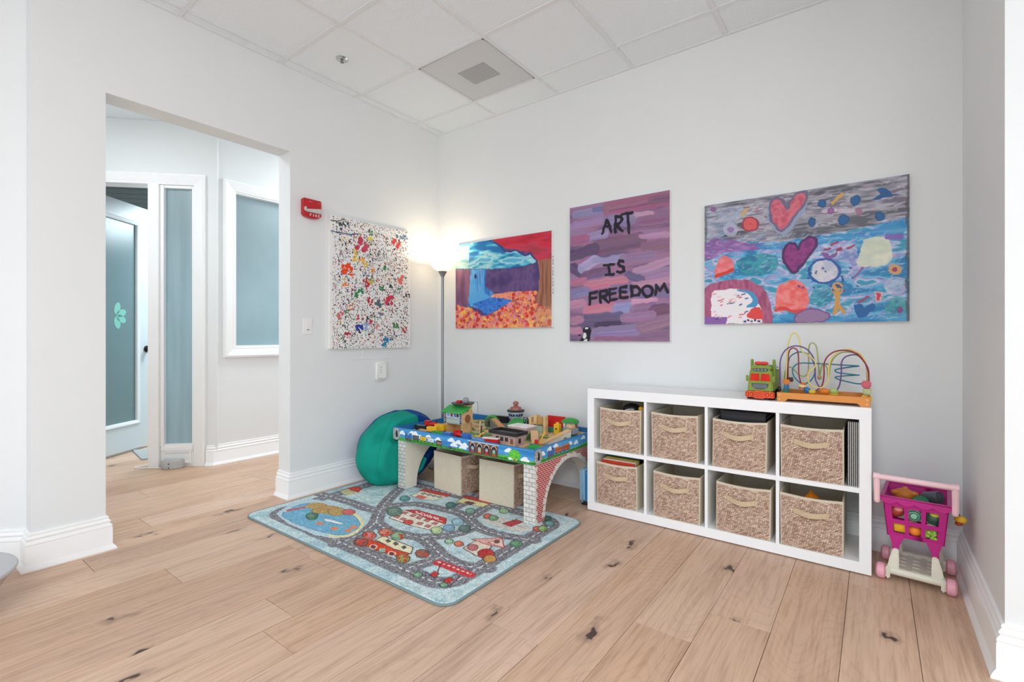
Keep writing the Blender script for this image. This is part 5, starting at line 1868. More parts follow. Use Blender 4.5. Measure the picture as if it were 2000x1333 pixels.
P.line([(1560, 560), (1650, 560)], .03, (130, 100, 180))
for q in range(26):
    x_, y_ = rs.uniform(820, 1330), rs.uniform(790, 1010)
    P.ell(x_, y_, 9, 9, (30, 66, 130), alpha=.8)
for x_, y_ in ((1060, 655), (1160, 660), (1120, 610), (1250, 640)):
    P.line([(x_ - 20, y_ + 8), (x_ + 20, y_ - 8)], .012, (150, 50, 90))
P.line([(1730, 60), (1718, 700), (1722, 1240)], .014, (80, 76, 84), .7)
P.line([(70, 310), (80, 440), (72, 600)], .012, (100, 110, 110), .7)
P.build('paint_layer', paint_mat('sea_paint', .35, .35, 90), o, fn)

# ================================================================== toys on the train table
def C3(n, c, **k):
    return mat('toy_' + n, c, k.pop('rough', .4), var=k.pop('var', .07), scale=30, **k)


T_RED, T_YEL, T_BLU = C3('red_paint', (206, 34, 34)), C3('yellow_paint', (240, 184, 36)), C3('blue_paint', (60, 116, 200))
T_GRN, T_BLK, T_GRY = C3('green_paint', (52, 160, 72)), C3('black_paint', (38, 36, 40)), C3('grey_paint', (150, 150, 154))
T_WHT, T_BRN, T_ORG = C3('white_paint', (236, 234, 230)), C3('brown_paint', (150, 92, 66)), C3('orange_paint', (232, 96, 30))
T_SKY = C3('pale_blue_paint', (120, 168, 216))
T_PBRICK = brick_mat('toy_brick', (172, 126, 124), (196, 150, 146), (226, 214, 206), .020, .008, .0012, (0, 2))
T_PBRICK2 = brick_mat('toy_brick_side', (172, 126, 124), (196, 150, 146), (226, 214, 206), .020, .008, .0012, (1, 2))
T_STONE = brick_mat('toy_stone', (130, 134, 128), (160, 162, 154), (90, 96, 92), .024, .012, .0015, (0, 2))
TZ = BZ + .0005
TP = [(-.020, 0), (-.020, .012), (-.0135, .012), (-.0135, .009), (-.009, .009), (-.009, .012), (.009, .012), (.009, .009), (.0135, .009), (.0135, .012), (.020, .012), (.020, 0)]
TG = 'wooden track pieces on the train table'
M_TRACK = mat('track_wood', (218, 182, 136), .55, var=.10, scale=40, stretch=(.3, 1, 1))


def track(label, pts, n=8):
    pts = [(p[0], p[1], TZ) if len(p) == 2 else p for p in pts]
    c = Vector(pts[0])
    o = MB().sweep(spline(pts, n), TP).build('track_piece', M_TRACK, origin=c)
    return tag(o, label, 'track', TG)


def arcp(cx, cy, r, a0, a1, n=6):
    return [(cx + r * math.cos(R(a0 + (a1 - a0) * k / n)), cy + r * math.sin(R(a0 + (a1 - a0) * k / n))) for k in range(n + 1)]


track('straight wooden track in the front left corner of the train table', [(.425, -.800), (.53, -.790), (.64, -.780)], 2)
track('curved wooden track at the left end of the table by the red engine', arcp(.60, -.55, .155, 180, 255))
track('curved wooden track at the left end behind the red engine', arcp(.60, -.52, .155, 95, 175))
track('straight wooden track along the left half of the back rail', [(.60, -.105), (.78, -.085)], 2)
track('straight wooden track left of the tall station near the back', [(.455, -.17), (.62, -.14)], 2)
track('straight wooden track right of the tall station', [(.93, -.42), (1.00, -.40)], 2)
track('curved wooden track in the middle of the table by the stone ramp', arcp(1.00, -.545, .125, 75, -5))
track('curved wooden track looping below the stone ramp', arcp(1.00, -.56, .125, -10, -62))
track('straight wooden track in front of the control tower', [(.93, -.105), (1.14, -.075)], 2)
track('straight wooden track at the foot of the wooden lift tower', [(1.33, -.36), (1.44, -.47)], 2)
track('wooden track in the front right corner beside the green block', [(1.500, -.805), (1.612, -.730)], 2)
track('wooden track along the front right rail', [(1.30, -.800), (1.47, -.812)], 2)
track('straight wooden track along the right end rail', [(1.607, -.58), (1.607, -.44)], 2)
track('straight wooden track on the right by the back rail', [(1.44, -.065), (1.605, -.07)], 2)


track('curved wooden track left of the tall station', arcp(.645, -.345, .09, 310, 20))
track('straight wooden track between the tall station and the leafy tunnel', [(.745, -.36), (.86, -.33)], 2)
track('curved wooden track behind the tall station', arcp(.90, -.30, .13, 250, 200))
track('straight wooden track left of the signal post', [(.885, -.660), (.995, -.665)], 2)
track('straight wooden track between the ramp and the white-topped shed', [(1.135, -.520), (1.165, -.640)], 2)
track('curved wooden track right of the white-topped shed', arcp(1.42, -.35, .09, 230, 300))
track('straight wooden track in front of the red barn', [(1.385, -.205), (1.425, -.300)], 2)
track('straight wooden track between brick station and orange crane', [(1.452, -.620), (1.468, -.740)], 2)

# ---- rolling stock
def wheels(o, L_, m=T_BLK):
    for sx_ in (-L_ * .3, L_ * .3):
        for sy_ in (-.0145, .0145):
            MB().cyl((sx_, sy_ - .002, .007), (sx_, sy_ + .002, .007), .007, n=12).build('wheel', m, o)


def engine(label, x, y, rz, m, z=TZ, L_=.085, tank=None, group='toy engines'):
    o = thing('toy_engine', label, 'toy engine', (x, y, z), R(rz), group)
    o.scale = (1.2,) * 3
    MB().box(-L_ / 2, L_ / 2, -.015, .015, .007, .014).build('chassis', T_BLK, o, bevel=.001)
    MB().box(L_ * .12, L_ * .45, -.014, .014, .014, .044).build('cab', m, o, bevel=.002)
    MB().box(L_ * .08, L_ * .48, -.016, .016, .044, .048).build('cab_roof', tank or m, o, bevel=.0015)
    MB().cyl((-L_ * .46, 0, .026), (L_ * .14, 0, .026), .0125, n=18).build('boiler', m, o)
    MB().cyl((-L_ * .49, 0, .026), (-L_ * .46, 0, .026), .0115, n=18).build('smokebox_front', T_GRY, o)
    MB().cyl((-L_ * .34, 0, .036), (-L_ * .34, 0, .050), .0045, .0055, n=12).build('funnel', T_BLK, o)
    MB().ell((-L_ * .10, 0, .039), (.006, .006, .006), 12, 8).build('dome', tank or m, o)
    MB().box(-L_ / 2 - .004, -L_ / 2, -.015, .015, .008, .015).build('buffer_beam', T_RED, o)
    wheels(o, L_)
    return o


def truck_(label, x, y, rz, m, z=TZ, L_=.075, h=.024, load=None, roof=None, group='toy wagons'):
    o = thing('toy_wagon', label, 'toy wagon', (x, y, z), R(rz), group)
    o.scale = (1.12,) * 3
    MB().box(-L_ / 2, L_ / 2, -.014, .014, .007, .013).build('chassis', T_BLK, o, bevel=.001)
    if roof:
        MB().box(-L_ / 2 + .003, L_ / 2 - .003, -.014, .014, .013, .013 + h).build('body', m, o, bevel=.001)
        MB().box(-L_ / 2, L_ / 2, -.016, .016, .013 + h, .018 + h).build('roof', roof, o, bevel=.002)
    else:
        b = MB()
        a = L_ / 2 - .002
        b.box(-a, a, -.015, -.012, .013, .013 + h).box(-a, a, .012, .015, .013, .013 + h).box(-a, -a + .003, -.012, .012, .013, .013 + h) \
            .box(a - .003, a, -.012, .012, .013, .013 + h).box(-a, a, -.012, .012, .013, .016)
        b.build('body', m, o)
    if load:
        MB().box(-L_ * .38, L_ * .38, -.011, .011, .016, .016 + h * .9).build('load', load, o, bevel=.003)
    wheels(o, L_)
    return o


engine('red toy engine leaning in the left corner of the train table', .500, -.560, 200, T_RED, L_=.105)
truck_('black toy wagon lying left of the red engine', .480, -.655, 15, T_BLK, L_=.09, h=.018, load=T_GRY)
truck_('orange-yellow toy wagon at the front left of the train table', .700, -.745, 12, T_YEL, z=TZ + .012, L_=.080, h=.030, load=T_YEL)
truck_('yellow toy wagon left of the tall station', .672, -.640, 8, T_YEL, z=TZ, L_=.078, h=.040, load=T_YEL)
truck_('dark green flat toy wagon behind the front rail', .805, -.785, 0, T_GRN, z=TZ + .006, L_=.105, h=.020, load=T_GRN)
truck_('blue toy wagon left of the red engine in front of the station', .895, -.790, 0, T_BLU, z=TZ + .006, L_=.070, h=.026, load=T_SKY)
engine('red toy engine in front of the tall station', .985, -.775, 165, T_RED, z=TZ + .012, L_=.085)
truck_('blue toy wagon right of the red engine in front of the station', 1.070, -.790, -8, T_BLU, z=TZ + .006, L_=.060, h=.036, load=T_BLU)
truck_('pale blue toy wagon behind the printed engine shed', 1.180, -.792, -4, T_SKY, z=TZ + .006, L_=.09, h=.022, load=T_BLU)
truck_('red and white toy carriage next to the black-roofed station', 1.262, -.765, 14, T_RED, z=TZ + .008, L_=.105, h=.022, roof=T_WHT)
truck_('black toy wagon behind the control tower by the back rail', .835, -.095, 5, T_BLK, z=TZ + .012, L_=.10, h=.030, roof=T_BLK)
engine('dark blue toy engine right of the control tower', 1.135, -.115, 190, C3('navy', (40, 44, 84)), z=TZ + .012, L_=.075)

# yellow digger with a jib
o = thing('toy_crane_wagon', 'yellow toy crane wagon on the front of the train table', 'toy crane', (1.115, -.735, TZ), R(20))
MB().box(-.045, .045, -.016, .016, .008, .018).build('chassis', T_YEL, o, bevel=.002)
MB().box(-.020, .022, -.014, .014, .018, .044).build('cab', T_YEL, o, bevel=.003)
MB().tube([(.01, 0, .035), (.035, 0, .060), (.055, 0, .066)], .005, 6).build('jib', T_YEL, o)
MB().box(-.016, .010, -.0145, .0145, .028, .038).build('window', T_BLK, o)
wheels(o, .09)
# flat black hull at the left
o = thing('toy_boat', 'flat black toy lying on the left end rail of the table', 'toy', (.488, -.300, TZ), R(12))
MB().prism([(-.07, 0), (-.045, -.022), (.045, -.022), (.065, 0), (.045, .022), (-.045, .022)], .028, .044).build('hull', T_BLK, o, bevel=.004)
MB().box(-.03, .03, -.012, .012, .0, .028).build('block', M_TRACK, o)

# ---- tall station with green roof
o = thing('toy_station', 'tall wooden toy station with a sloping green roof and printed front', 'toy building', (.775, -.560, TZ), R(4))
MB().box(-.078, .078, -.045, .075, .0, .006).box(-.078, -.068, -.045, .07, .006, .070).box(.068, .078, -.045, .07, .006, .070).box(-.078, .078, .060, .072, .006, .070) \
    .build('lower_frame', M_MAPLE, o)
MB().box(-.090, .086, -.055, .072, .070, .160).build('upper_storey', M_MAPLE, o, bevel=.002)
P = Paint(.172, .086, .002, (150, 160, 176), None, seed=31, wob=.0008)
P.streaks([(120, 140, 170), (176, 190, 206), (150, 160, 180)], .03, .02)
for q in range(5):
    for x_ in (.004, .150):
        P.poly([(x_, .004 + q * .017), (x_ + .016, .004 + q * .017), (x_ + .016, .016 + q * .017), (x_, .016 + q * .017)], (120, 86, 74) if q % 2 else (70, 60, 58), raw=True)
for x_, c_ in ((.03, (120, 160, 220)), (.062, (120, 70, 60)), (.095, (70, 110, 170)), (.118, (60, 56, 60))):
    P.poly([(x_, .010), (x_ + .024, .010), (x_ + .024, .038), (x_, .038)], c_, raw=True, edge=(230, 234, 238), ew=.003)
P.poly([(.028, .054), (.146, .054), (.146, .078), (.028, .078)], (196, 220, 196), raw=True, edge=(90, 110, 96), ew=.002)
for q in range(9):
    x_ = .036 + q * .012
    P.line([(x_, .072), (x_ + .002, .060), (x_ + .007, .060), (x_ + .006, .072)], .002, (90, 120, 100), raw=True)
P.build('printed_front', paint_mat('station_print', .5, 0), o, lambda X, Y: (-.088 + X, -.0556, .158 - Y))
MB().cyl((.0862, .005, .108), (.092, .005, .108), .030, n=20).build('side_disc', T_BRN, o)
MB().prism([(-.075, .152), (-.070, .160), (.030, .196), (.030, .187)], -.104, .100, 'yz').build('roof', T_GRN, o, bevel=.0015)
MB().box(-.060, .080, .028, .074, .160, .206).build('tower', M_MAPLE, o, bevel=.001)
MB().lathe([(.0, .206), (.080, .206), (.088, .212), (.086, .216), (.0, .214)], (.012, .045, 0), 24).build('turntable_top', T_BLK, o)
MB().box(-.040, -.004, .030, .060, .215, .232).build('red_block', T_RED, o, bevel=.002)
MB().ell((.040, .045, .236), (.026, .022, .024), 16, 10).build('grey_rock', mat('toy_rock', (150, 150, 152), .8, var=.2, scale=60, bump=.5), o)

# ---- control tower
o = thing('toy_control_tower', 'toy control tower with red base, grey windowed top and brown knob', 'toy building', (1.022, -.165, TZ + .013), R(10))
MB().lathe([(.0, 0), (.052, 0), (.052, .045), (.044, .058), (0, .058)], n=8).build('red_base', T_RED, o)
MB().lathe([(.0, .058), (.044, .058), (.066, .118), (0, .118)], n=8).build('cabin', mat('tower_grey', (176, 184, 200), .4), o)
for q in range(8):
    t = R(22.5 + 45 * q)
    for k_ in (-.016, .016):
        c_, s_ = math.cos(t), math.sin(t)
        r0, r1 = .0500, .0560
        vs = []
        for r_, z_ in ((r0, .083), (r1, .101)):
            for d_ in (-.010, .010):
                vs.append((r_ * c_ - (k_ + d_) * .75 * s_, r_ * s_ + (k_ + d_) * .75 * c_, z_))
        vs += [(a + c_ * .002, b_ + s_ * .002, z_) for a, b_, z_ in vs]
        MB().add(vs, [(0, 1, 3, 2), (4, 6, 7, 5), (0, 4, 5, 1), (2, 3, 7, 6), (0, 2, 6, 4), (1, 5, 7, 3)]).build('window', C3('navy', (40, 44, 84)), o)
MB().lathe([(.0, .118), (.070, .118), (.074, .126), (.068, .130), (0, .130)], n=8).build('rim', T_BLK, o)
MB().lathe([(.0, .130), (.046, .130), (.042, .150), (.020, .158), (.014, .166), (.024, .176), (.022, .188), (.010, .196), (0, .197)], n=24).build('dome_knob', C3('rust', (160, 96, 84)), o)

# ---- black roofed brick station
o = thing('toy_brick_station', 'small pink brick toy station with a flat black roof at the front', 'toy building', (1.325, -.665, TZ), R(-3))
MB().box(-.098, .098, -.045, .045, 0, .072).build('walls', T_PBRICK, o)
for x_ in (-.055, -.015, .025):
    MB().box(x_ - .013, x_ + .013, -.0465, -.045, .030, .056).build('window', C3('window_dark', (70, 64, 60)), o)
MB().box(.058, .080, -.0465, -.045, .002, .052).build('door', T_BRN, o)
MB().box(-.098, .098, -.0475, -.045, .004, .018).build('bench', M_MAPLE, o)
MB().box(.098, .0995, -.012, .012, .020, .050).build('side_window', T_BLK, o)
MB().box(-.118, .118, -.062, .062, .072, .080).box(-.118, .118, -.062, -.054, .080, .094).box(-.118, .118, .054, .062, .080, .094) \
    .box(-.118, -.110, -.054, .054, .080, .094).box(.110, .118, -.054, .054, .080, .094).build('roof_tray', T_BLK, o)

# ---- white-topped brick building with green canopy
o = thing('toy_goods_shed', 'pink brick toy shed with a white top and ivy behind the station', 'toy building', (1.265, -.425, TZ), R(-2))
MB().box(-.08, .08, -.055, .055, 0, .078).build('walls', T_PBRICK, o)
MB().box(.08, .0815, -.055, .055, 0, .078).build('side_wall', T_PBRICK2, o)
MB().box(-.084, .085, -.059, .059, .078, .086).build('white_top', T_WHT, o, bevel=.001)
for q in range(7):
    MB().ell((.086, -.05 + .016 * q, .018 + .006 * (q % 3)), (.004, .010, .016), 8, 6).build('ivy', C3('ivy', (80, 120, 60)), o)
o = thing('toy_canopy', 'green sloping toy canopy roof on posts behind the white-topped shed', 'toy building', (1.112, -.258, TZ), R(-4))
for x_ in (-.055, .055):
    for y_ in (-.03, .03):
        MB().cyl((x_, y_, 0), (x_, y_, .050 + (y_ + .03) * .4), .004, n=8).build('post', T_WHT, o)
MB().prism([(-.045, .046), (-.045, .052), (.045, .088), (.045, .082)], -.075, .060, 'yz').build('roof', T_GRN, o, bevel=.001)

# ---- bush tunnel and stone ramp
o = thing('toy_bush_tunnel', 'green leafy toy tunnel mound near the back rail', 'toy tunnel', (.845, -.235, TZ))
tun = [(-.055, 0), (-.058, .03), (-.045, .062), (-.02, .080), (.02, .080), (.045, .062), (.058, .03), (.055, 0), (.028, 0), (.028, .038), (.014, .050), (-.014, .050), (-.028, .038), (-.028, 0)]
MB().prism(tun, -.03, .03, 'xz').build('arch', mat('tunnel_rock', (96, 104, 96), .7, var=.3, scale=60), o, bevel=.002)
rb = random.Random(4)
for q in range(14):
    t = R(20 + 140 * q / 13)
    MB().ell((.05 * math.cos(t), rb.uniform(-.02, .02), .03 + .052 * math.sin(t)), (.018, .022, .012), 10, 7).build('leaf_clump', C3('leaf_a' if q % 2 else 'leaf_b', (70, 170, 56) if q % 2 else (40, 130, 44), var=.3), o)
o = thing('toy_stone_ramp', 'toy ramp bridge with grey stone sides in the middle of the table', 'toy bridge', (1.00, -.345, TZ), R(-24))
MB().prism([(-.105, 0), (-.105, .074), (-.06, .070), (.105, .010), (.105, 0)], -.027, .027, 'xz').build('side_walls', T_STONE, o)
MB().prism([(-.105, .0745), (-.105, .080), (-.06, .076), (.115, .012), (.115, .006), (-.06, .0705)], -.022, .022, 'xz').build('deck', C3('ramp_orange', (206, 142, 84)), o)

# ---- wooden lift tower with lattice
o = thing('toy_lift_tower', 'open wooden toy lift tower with a black lattice at the back right', 'toy building', (1.285, -.245, TZ), R(2))
for x_ in (-.060, .062):
    MB().box(x_ - .010, x_ + .010, -.020, .020, 0, .132 if x_ > 0 else .118).build('upright', M_MAPLE, o, bevel=.001)
MB().box(-.028, .0, -.022, .022, .078, .136).build('bucket_block', M_MAPLE, o, bevel=.001)
MB().box(-.060, .062, -.012, .012, .068, .080).build('cross_beam', M_MAPLE, o)
MB().box(.005, .050, -.024, .024, .074, .126).build('lift_car', C3('ochre', (190, 146, 84)), o, bevel=.002)
MB().box(-.085, .085, -.034, .034, 0, .008).build('base', M_MAPLE, o)
MB().box(-.050, .040, -.006, -.002, .010, .060).build('pale_panel', C3('pale_green', (176, 196, 172)), o)
lt = MB()
for a, b_ in (((-.115, .008), (-.115, .112)), ((-.080, .008), (-.080, .112)), ((-.115, .112), (-.080, .112)), ((-.115, .008), (-.080, .008)), ((-.115, .008), (-.080, .060)), ((-.080, .060), (-.115, .112)), ((-.115, .060), (-.080, .008)), ((-.080, .112), (-.115, .060))):
    lt.tube([(a[0], -.02, a[1]), (b_[0], -.02, b_[1])], .0025, 5)
lt.build('lattice', T_BLK, o)

# ---- red barn front, yellow block, green arch, grey boat, ramps
o = thing('toy_barn', 'bright red toy barn wall at the back right of the table', 'toy building', (1.370, -.130, TZ), R(2))
MB().box(-.075, .075, -.012, .012, .040, .122).build('red_wall', T_RED, o, bevel=.004)
MB().box(-.075, .075, -.020, .020, 0, .040).build('base', C3('teal_base', (80, 150, 130)), o, bevel=.002)
o = thing('toy_tower_block', 'yellow toy block with a dark window beside the red barn', 'toy block', (1.468, -.275, TZ), R(0))
MB().box(-.022, .022, -.018, .018, 0, .095).build('block', T_YEL, o, bevel=.003)
MB().cyl((0, 0, .095), (0, 0, .106), .012, n=12).build('stud', T_YEL, o)
MB().box(-.006, .006, -.0195, -.018, .056, .068).build('window', T_BLK, o)
o = thing('toy_green_bridge', 'green arched toy bridge roof on white and brown posts', 'toy bridge', (1.515, -.175, TZ), R(18))
MB().prism([(-.062, .092)] + [(.062 * -math.cos(t), .098 + .030 * math.sin(t)) for t in (math.pi * k / 10 for k in range(11))] + [(.062, .092)], -.024, .024, 'xz').build('arch_roof', T_GRN, o, bevel=.004)
MB().box(-.048, -.036, -.018, .018, 0, .094).build('white_post', T_WHT, o)
MB().box(.036, .050, -.018, .018, 0, .094).build('brown_post', T_BRN, o)
MB().box(-.034, .034, .010, .016, .0, .060).build('back_panel', C3('slate', (90, 110, 150)), o)
o = thing('toy_grey_boat', 'grey blocky toy boat with a beige deck house at the right end', 'toy boat', (1.590, -.300, TZ), R(-14))
MB().prism([(-.045, .046), (-.052, .086), (.052, .086), (.045, .046)], -.028, .028, 'xz').build('hull', T_GRY, o, bevel=.003)
MB().box(-.028, .026, -.018, .018, .086, .104).build('deck_house', M_MAPLE, o, bevel=.002)
MB().cyl((.005, 0, .104), (.005, 0, .124), .003, n=8).build('mast', T_BRN, o)
MB().cyl((.020, -.0285, .066), (.020, -.031, .066), .008, n=14).build('porthole', T_BLK, o)
MB().box(-.040, .040, -.020, .020, 0, .046).build('stand', C3('dark_green', (40, 100, 60)), o)
o = thing('toy_wooden_ramp', 'wooden toy ramp with an arch under it at the right end rail', 'toy ramp', (1.553, -.430, TZ), R(62))
MB().prism([(-.105, 0), (.105, .066), (.105, 0), (.085, 0)] + [(.062 + .022 * math.cos(t), .004 + .030 * math.sin(t)) for t in (math.pi * k / 8 for k in range(9))] + [(.035, 0)], -.018, .018, 'xz').build('side', M_TGREY, o)
MB().prism([(-.115, 0), (-.115, .006), (.105, .078), (.105, .067)], -.021, .021, 'xz').build('deck', M_TRACK, o)
for y_ in (-.019, .019):
    MB().prism([(-.115, .006), (-.115, .010), (.105, .082), (.105, .078)], y_ - .003, y_ + .003, 'xz').build('kerb', M_TRACK, o)
o = thing('toy_loading_ramp', 'plain wooden toy ramp leaning behind the green block', 'toy ramp', (1.425, -.500, TZ), R(-52))
MB().prism([(-.065, 0), (-.065, .066), (-.055, .068), (.065, .010), (.065, 0)], -.024, .024, 'xz').build('wedge', M_TRACK, o, bevel=.001)
o = thing('toy_crane', 'orange and yellow toy crane with a slanting jib on the right', 'toy crane', (1.535, -.630, TZ), R(35))
MB().box(-.028, .028, -.018, .018, .006, .026).build('base', T_ORG, o, bevel=.003)
MB().box(-.020, .006, -.014, .014, .026, .052).build('cab', T_RED, o, bevel=.003)
lt = MB()
for y_ in (-.008, .008):
    lt.tube([(.010, y_, .026), (.050, y_, .104)], .003, 5)
for k_ in range(6):
    p0, p1 = k_ / 6, (k_ + 1) / 6
    lt.tube([(.010 + .040 * p0, -.008, .026 + .078 * p0), (.010 + .040 * p1, .008, .026 + .078 * p1)], .0022, 5)
lt.build('jib', T_YEL, o)
wheels(o, .06)
o = thing('toy_green_block', 'green toy block at the front right corner of the table', 'toy block', (1.592, -.745, TZ + .0125), R(28))
MB().prism([(-.04, 0), (-.04, .030)] + [(-.04 + .08 * k / 6, .030 + .006 * math.sin(math.pi * k / 6)) for k in range(1, 6)] + [(.04, .030), (.04, 0)], -.018, .018, 'xz').build('block', T_GRN, o, bevel=.004)
MB().box(-.030, .030, -.010, .010, .0355, .038).build('groove_strip', C3('dark_green', (40, 100, 60)), o)
o = thing('toy_signal_post', 'dark and wooden toy signal post standing by the curved track', 'toy signal', (1.042, -.610, TZ), R(10))
MB().box(-.016, .016, -.012, .012, 0, .006).build('base', M_MAPLE, o)
MB().box(-.008, .000, -.005, .005, .006, .105).build('wood_post', M_MAPLE, o)
MB().box(.000, .008, -.005, .005, .006, .085).build('dark_post', C3('slate_dark', (70, 70, 86)), o)
MB().ell((-.004, 0, .108), (.007, .007, .007), 10, 8).build('finial', M_MAPLE, o)

# ================================================================== blue suitcase between table and shelf
o = thing('toy_suitcase', 'bright blue ribbed toy suitcase standing between table and shelf', 'suitcase', (1.722, -.235, 0), R(0))
M_CASE, M_CASE2 = mat('case_blue', (58, 160, 224), .35, var=.05), mat('case_light', (150, 190, 216), .4, var=.05)
MB().box(-.042, -.004, -.115, .115, .018, .245).build('back_shell', M_CASE2, o, bevel=.016, seg=3)
MB().box(.000, .040, -.115, .115, .018, .245).build('front_shell', M_CASE, o, bevel=.016, seg=3)
for q in range(5):
    MB().box(.010 + .006 * q, .013 + .006 * q, -.1185, -.112, .045, .22).build('rib', M_CASE, o, bevel=.001)
for q in range(4):
    MB().box(-.045, .043, -.08 + .045 * q, -.07 + .045 * q, .06, .20).build('side_rib', M_CASE, o, bevel=.002)
MB().tube([(-.002, -.04, .243), (-.002, -.04, .268), (-.002, .04, .268), (-.002, .04, .243)], .006, 8).build('handle', M_CASE2, o)
for y_ in (-.09, .09):
    MB().cyl((-.03, y_, .010), (.028, y_, .010), .010, n=12).build('wheel', M_BLACK, o)

# ================================================================== toy truck on the shelf
o = thing('toy_truck', 'green toy truck with orange bumper and red windscreen on the shelf', 'toy truck', (2.777, -.365, SH), R(0))
G_, O_ = mat('truck_green', (128, 150, 44), .5, var=.12), mat('truck_orange', (238, 84, 30), .4, var=.06)
D_ = mat('truck_dark', (60, 66, 76), .4, var=.1)


def cabf(p):
    x_, y_, z_ = p
    k_ = max(0, (z_ - .055) / .10)
    return (x_ * (1 - .16 * k_), y_ + .012 * max(0, k_), z_)


for x_ in (-.052, .052):
    for y_ in (.035, .165, .235):
        MB().cyl((x_ - .014, y_, .022), (x_ + .014, y_, .022), .022, n=20).build('wheel', M_BLACK, o)
MB().box(-.052, .052, .006, .29, .022, .042).build('chassis', D_, o, bevel=.002)
MB(f=cabf).box(-.062, .062, .0, .095, .042, .158).build('cab', G_, o, bevel=.006, seg=2)
MB(f=cabf).box(-.060, .060, .006, .09, .158, .182).build('cab_roof', G_, o, bevel=.006, seg=2)
for x_ in (-.028, .028):
    MB(f=cabf).prism([(x_ - .025, .100), (x_ - .022, .138), (x_ + .022, .138), (x_ + .025, .100)], -.0030, .004, 'xz').build('windscreen', mat('truck_red', (206, 38, 20), .5, var=.15, spec=.2), o)
MB(f=cabf).prism([(-.044, .086), (-.036, .066), (-.018, .058), (.018, .058), (.036, .066), (.044, .086)], -.004, .004, 'xz').build('grille', D_, o, bevel=.001)
for q in range(3):
    MB(f=cabf).box(-.034, .034, -.006, -.003, .064 + .007 * q, .067 + .007 * q).build('grille_bar', mat('grille_steel', (130, 140, 150), .4), o)
MB().box(-.070, .070, -.014, .012, .012, .044).build('bumper', O_, o, bevel=.004)
MB().box(-.024, .024, -.022, -.012, .008, .048).build('bumper_guard', O_, o, bevel=.003)
for z_ in (.018, .028, .038):
    MB().box(-.019, .019, -.024, -.021, z_ - .002, z_ + .002).build('guard_slot', mat('guard_dark', (190, 56, 20), .5), o)
for x_ in (-.048, .048):
    for dx_ in (-.011, .011):
        MB().box(x_ + dx_ - .008, x_ + dx_ + .008, -.017, -.013, .020, .038).build('bumper_block', O_, o, bevel=.002)
MB(f=cabf).box(-.040, .040, -.004, .012, .150, .166).build('light_bar', D_, o, bevel=.002)
for q in range(4):
    MB(f=cabf).cyl((-.030 + .020 * q, -.006, .158), (-.030 + .020 * q, -.003, .158), .006, n=12).build('lamp', mat('lamp_grey_blue', (120, 130, 144), .3), o)
for x_ in (-.028, .026):
    MB().ell((x_ * .5, .045, .192), (.022, .016, .010), 14, 8).build('beacon', mat('beacon_red', (226, 60, 50), .3), o)
for x_ in (-.054, .054):
    MB().box(x_ - .007, x_ + .007, .085, .100, .10, .212).build('exhaust', G_, o, bevel=.003)
    MB().box(x_ * 1.18 - .006, x_ * 1.18 + .006, .006, .018, .095, .128).build('mirror', G_, o, bevel=.003)
MB().box(-.060, .060, .105, .285, .046, .150).build('body_box', G_, o, bevel=.005)
MB().box(-.050, .050, .115, .275, .150, .176).build('load_cover', mat('load_grey', (176, 178, 176), .5, var=.2, scale=40), o, bevel=.010)

# ================================================================== bead maze
MZ = thing('bead_maze', 'bead maze of looping coloured wires on an orange wooden tray', 'bead maze', (0, 0, 0))
M_OAK = mat('tray_wood', (214, 138, 60), .45, var=.12, scale=14, stretch=(.15, 1, 1))
zx = SH
X0_, X1_, YF, YB = 2.858, 3.249, -.372, -.130
fo = [(X0_, zx), (X0_ + .036, zx), (X0_ + .050, zx + .014), (X1_ - .050, zx + .014), (X1_ - .036, zx), (X1_, zx), (X1_, zx + .046), (X0_, zx + .046)]
MB().prism(fo, YF, YF + .014, 'xz').build('front_board', M_OAK, MZ, bevel=.001)
MB().prism(fo, YB - .014, YB, 'xz').build('back_board', M_OAK, MZ, bevel=.001)
for x_ in (X0_, X1_ - .014):
    MB().box(x_, x_ + .014, YF + .014, YB - .014, zx + .008, zx + .042).build('end_board', M_OAK, MZ, bevel=.001)
MB().box(X0_ + .014, X1_ - .014, YF + .014, YB - .014, zx + .014, zx + .022).build('tray_floor', M_OAK, MZ)
for x_ in (X0_ + .012, X1_ - .012):
    for z_ in (.012, .034):
        MB().cyl((x_, YF - .0008, zx + z_), (x_, YF + .001, zx + z_), .003, n=10).build('screw', mat('screw_pale', (240, 214, 170), .4), MZ)
zb = zx + .022


def W(px, py, y):
    """point noted in a 2000 x 1200 view of the maze -> x, z on the plane of the wires"""
    return (2.852 + (px - 600) / 1200 * .397 + 0, y, 1.1735 - py * .000413)


def wire(name, m, pts, r=.0034):
    P3 = [W(a, b, y) for a, b, y in pts]
    MB().tube(spline(P3, 9), r, 8).build('wire', m, MZ)


C_YEL, C_OLV, C_PUR = mat('wire_yellow', (226, 206, 110), .35), mat('wire_olive', (170, 176, 100), .35), mat('wire_purple', (106, 76, 140), .35)
C_MAR, C_BLU, C_TEA = mat('wire_maroon', (150, 36, 60), .35), mat('wire_blue', (44, 120, 180), .35), mat('wire_teal', (40, 130, 160), .35)
wire('a', C_YEL, [(690, 860, -.24), (690, 700, -.24), (705, 450, -.24), (722, 240, -.24), (760, 110, -.24), (815, 68, -.24), (870, 120, -.24), (895, 220, -.25), (930, 310, -.26), (1040, 370, -.27), (1110, 440, -.27), (1090, 510, -.27),
                  (1020, 570, -.28), (1020, 680, -.28), (1090, 745, -.28), (1200, 745, -.27), (1275, 660, -.26), (1282, 500, -.25), (1320, 370, -.24), (1420, 295, -.23), (1540, 275, -.22), (1660, 320, -.22), (1740, 430, -.22), (1768, 600, -.22), (1770, 860, -.22)])
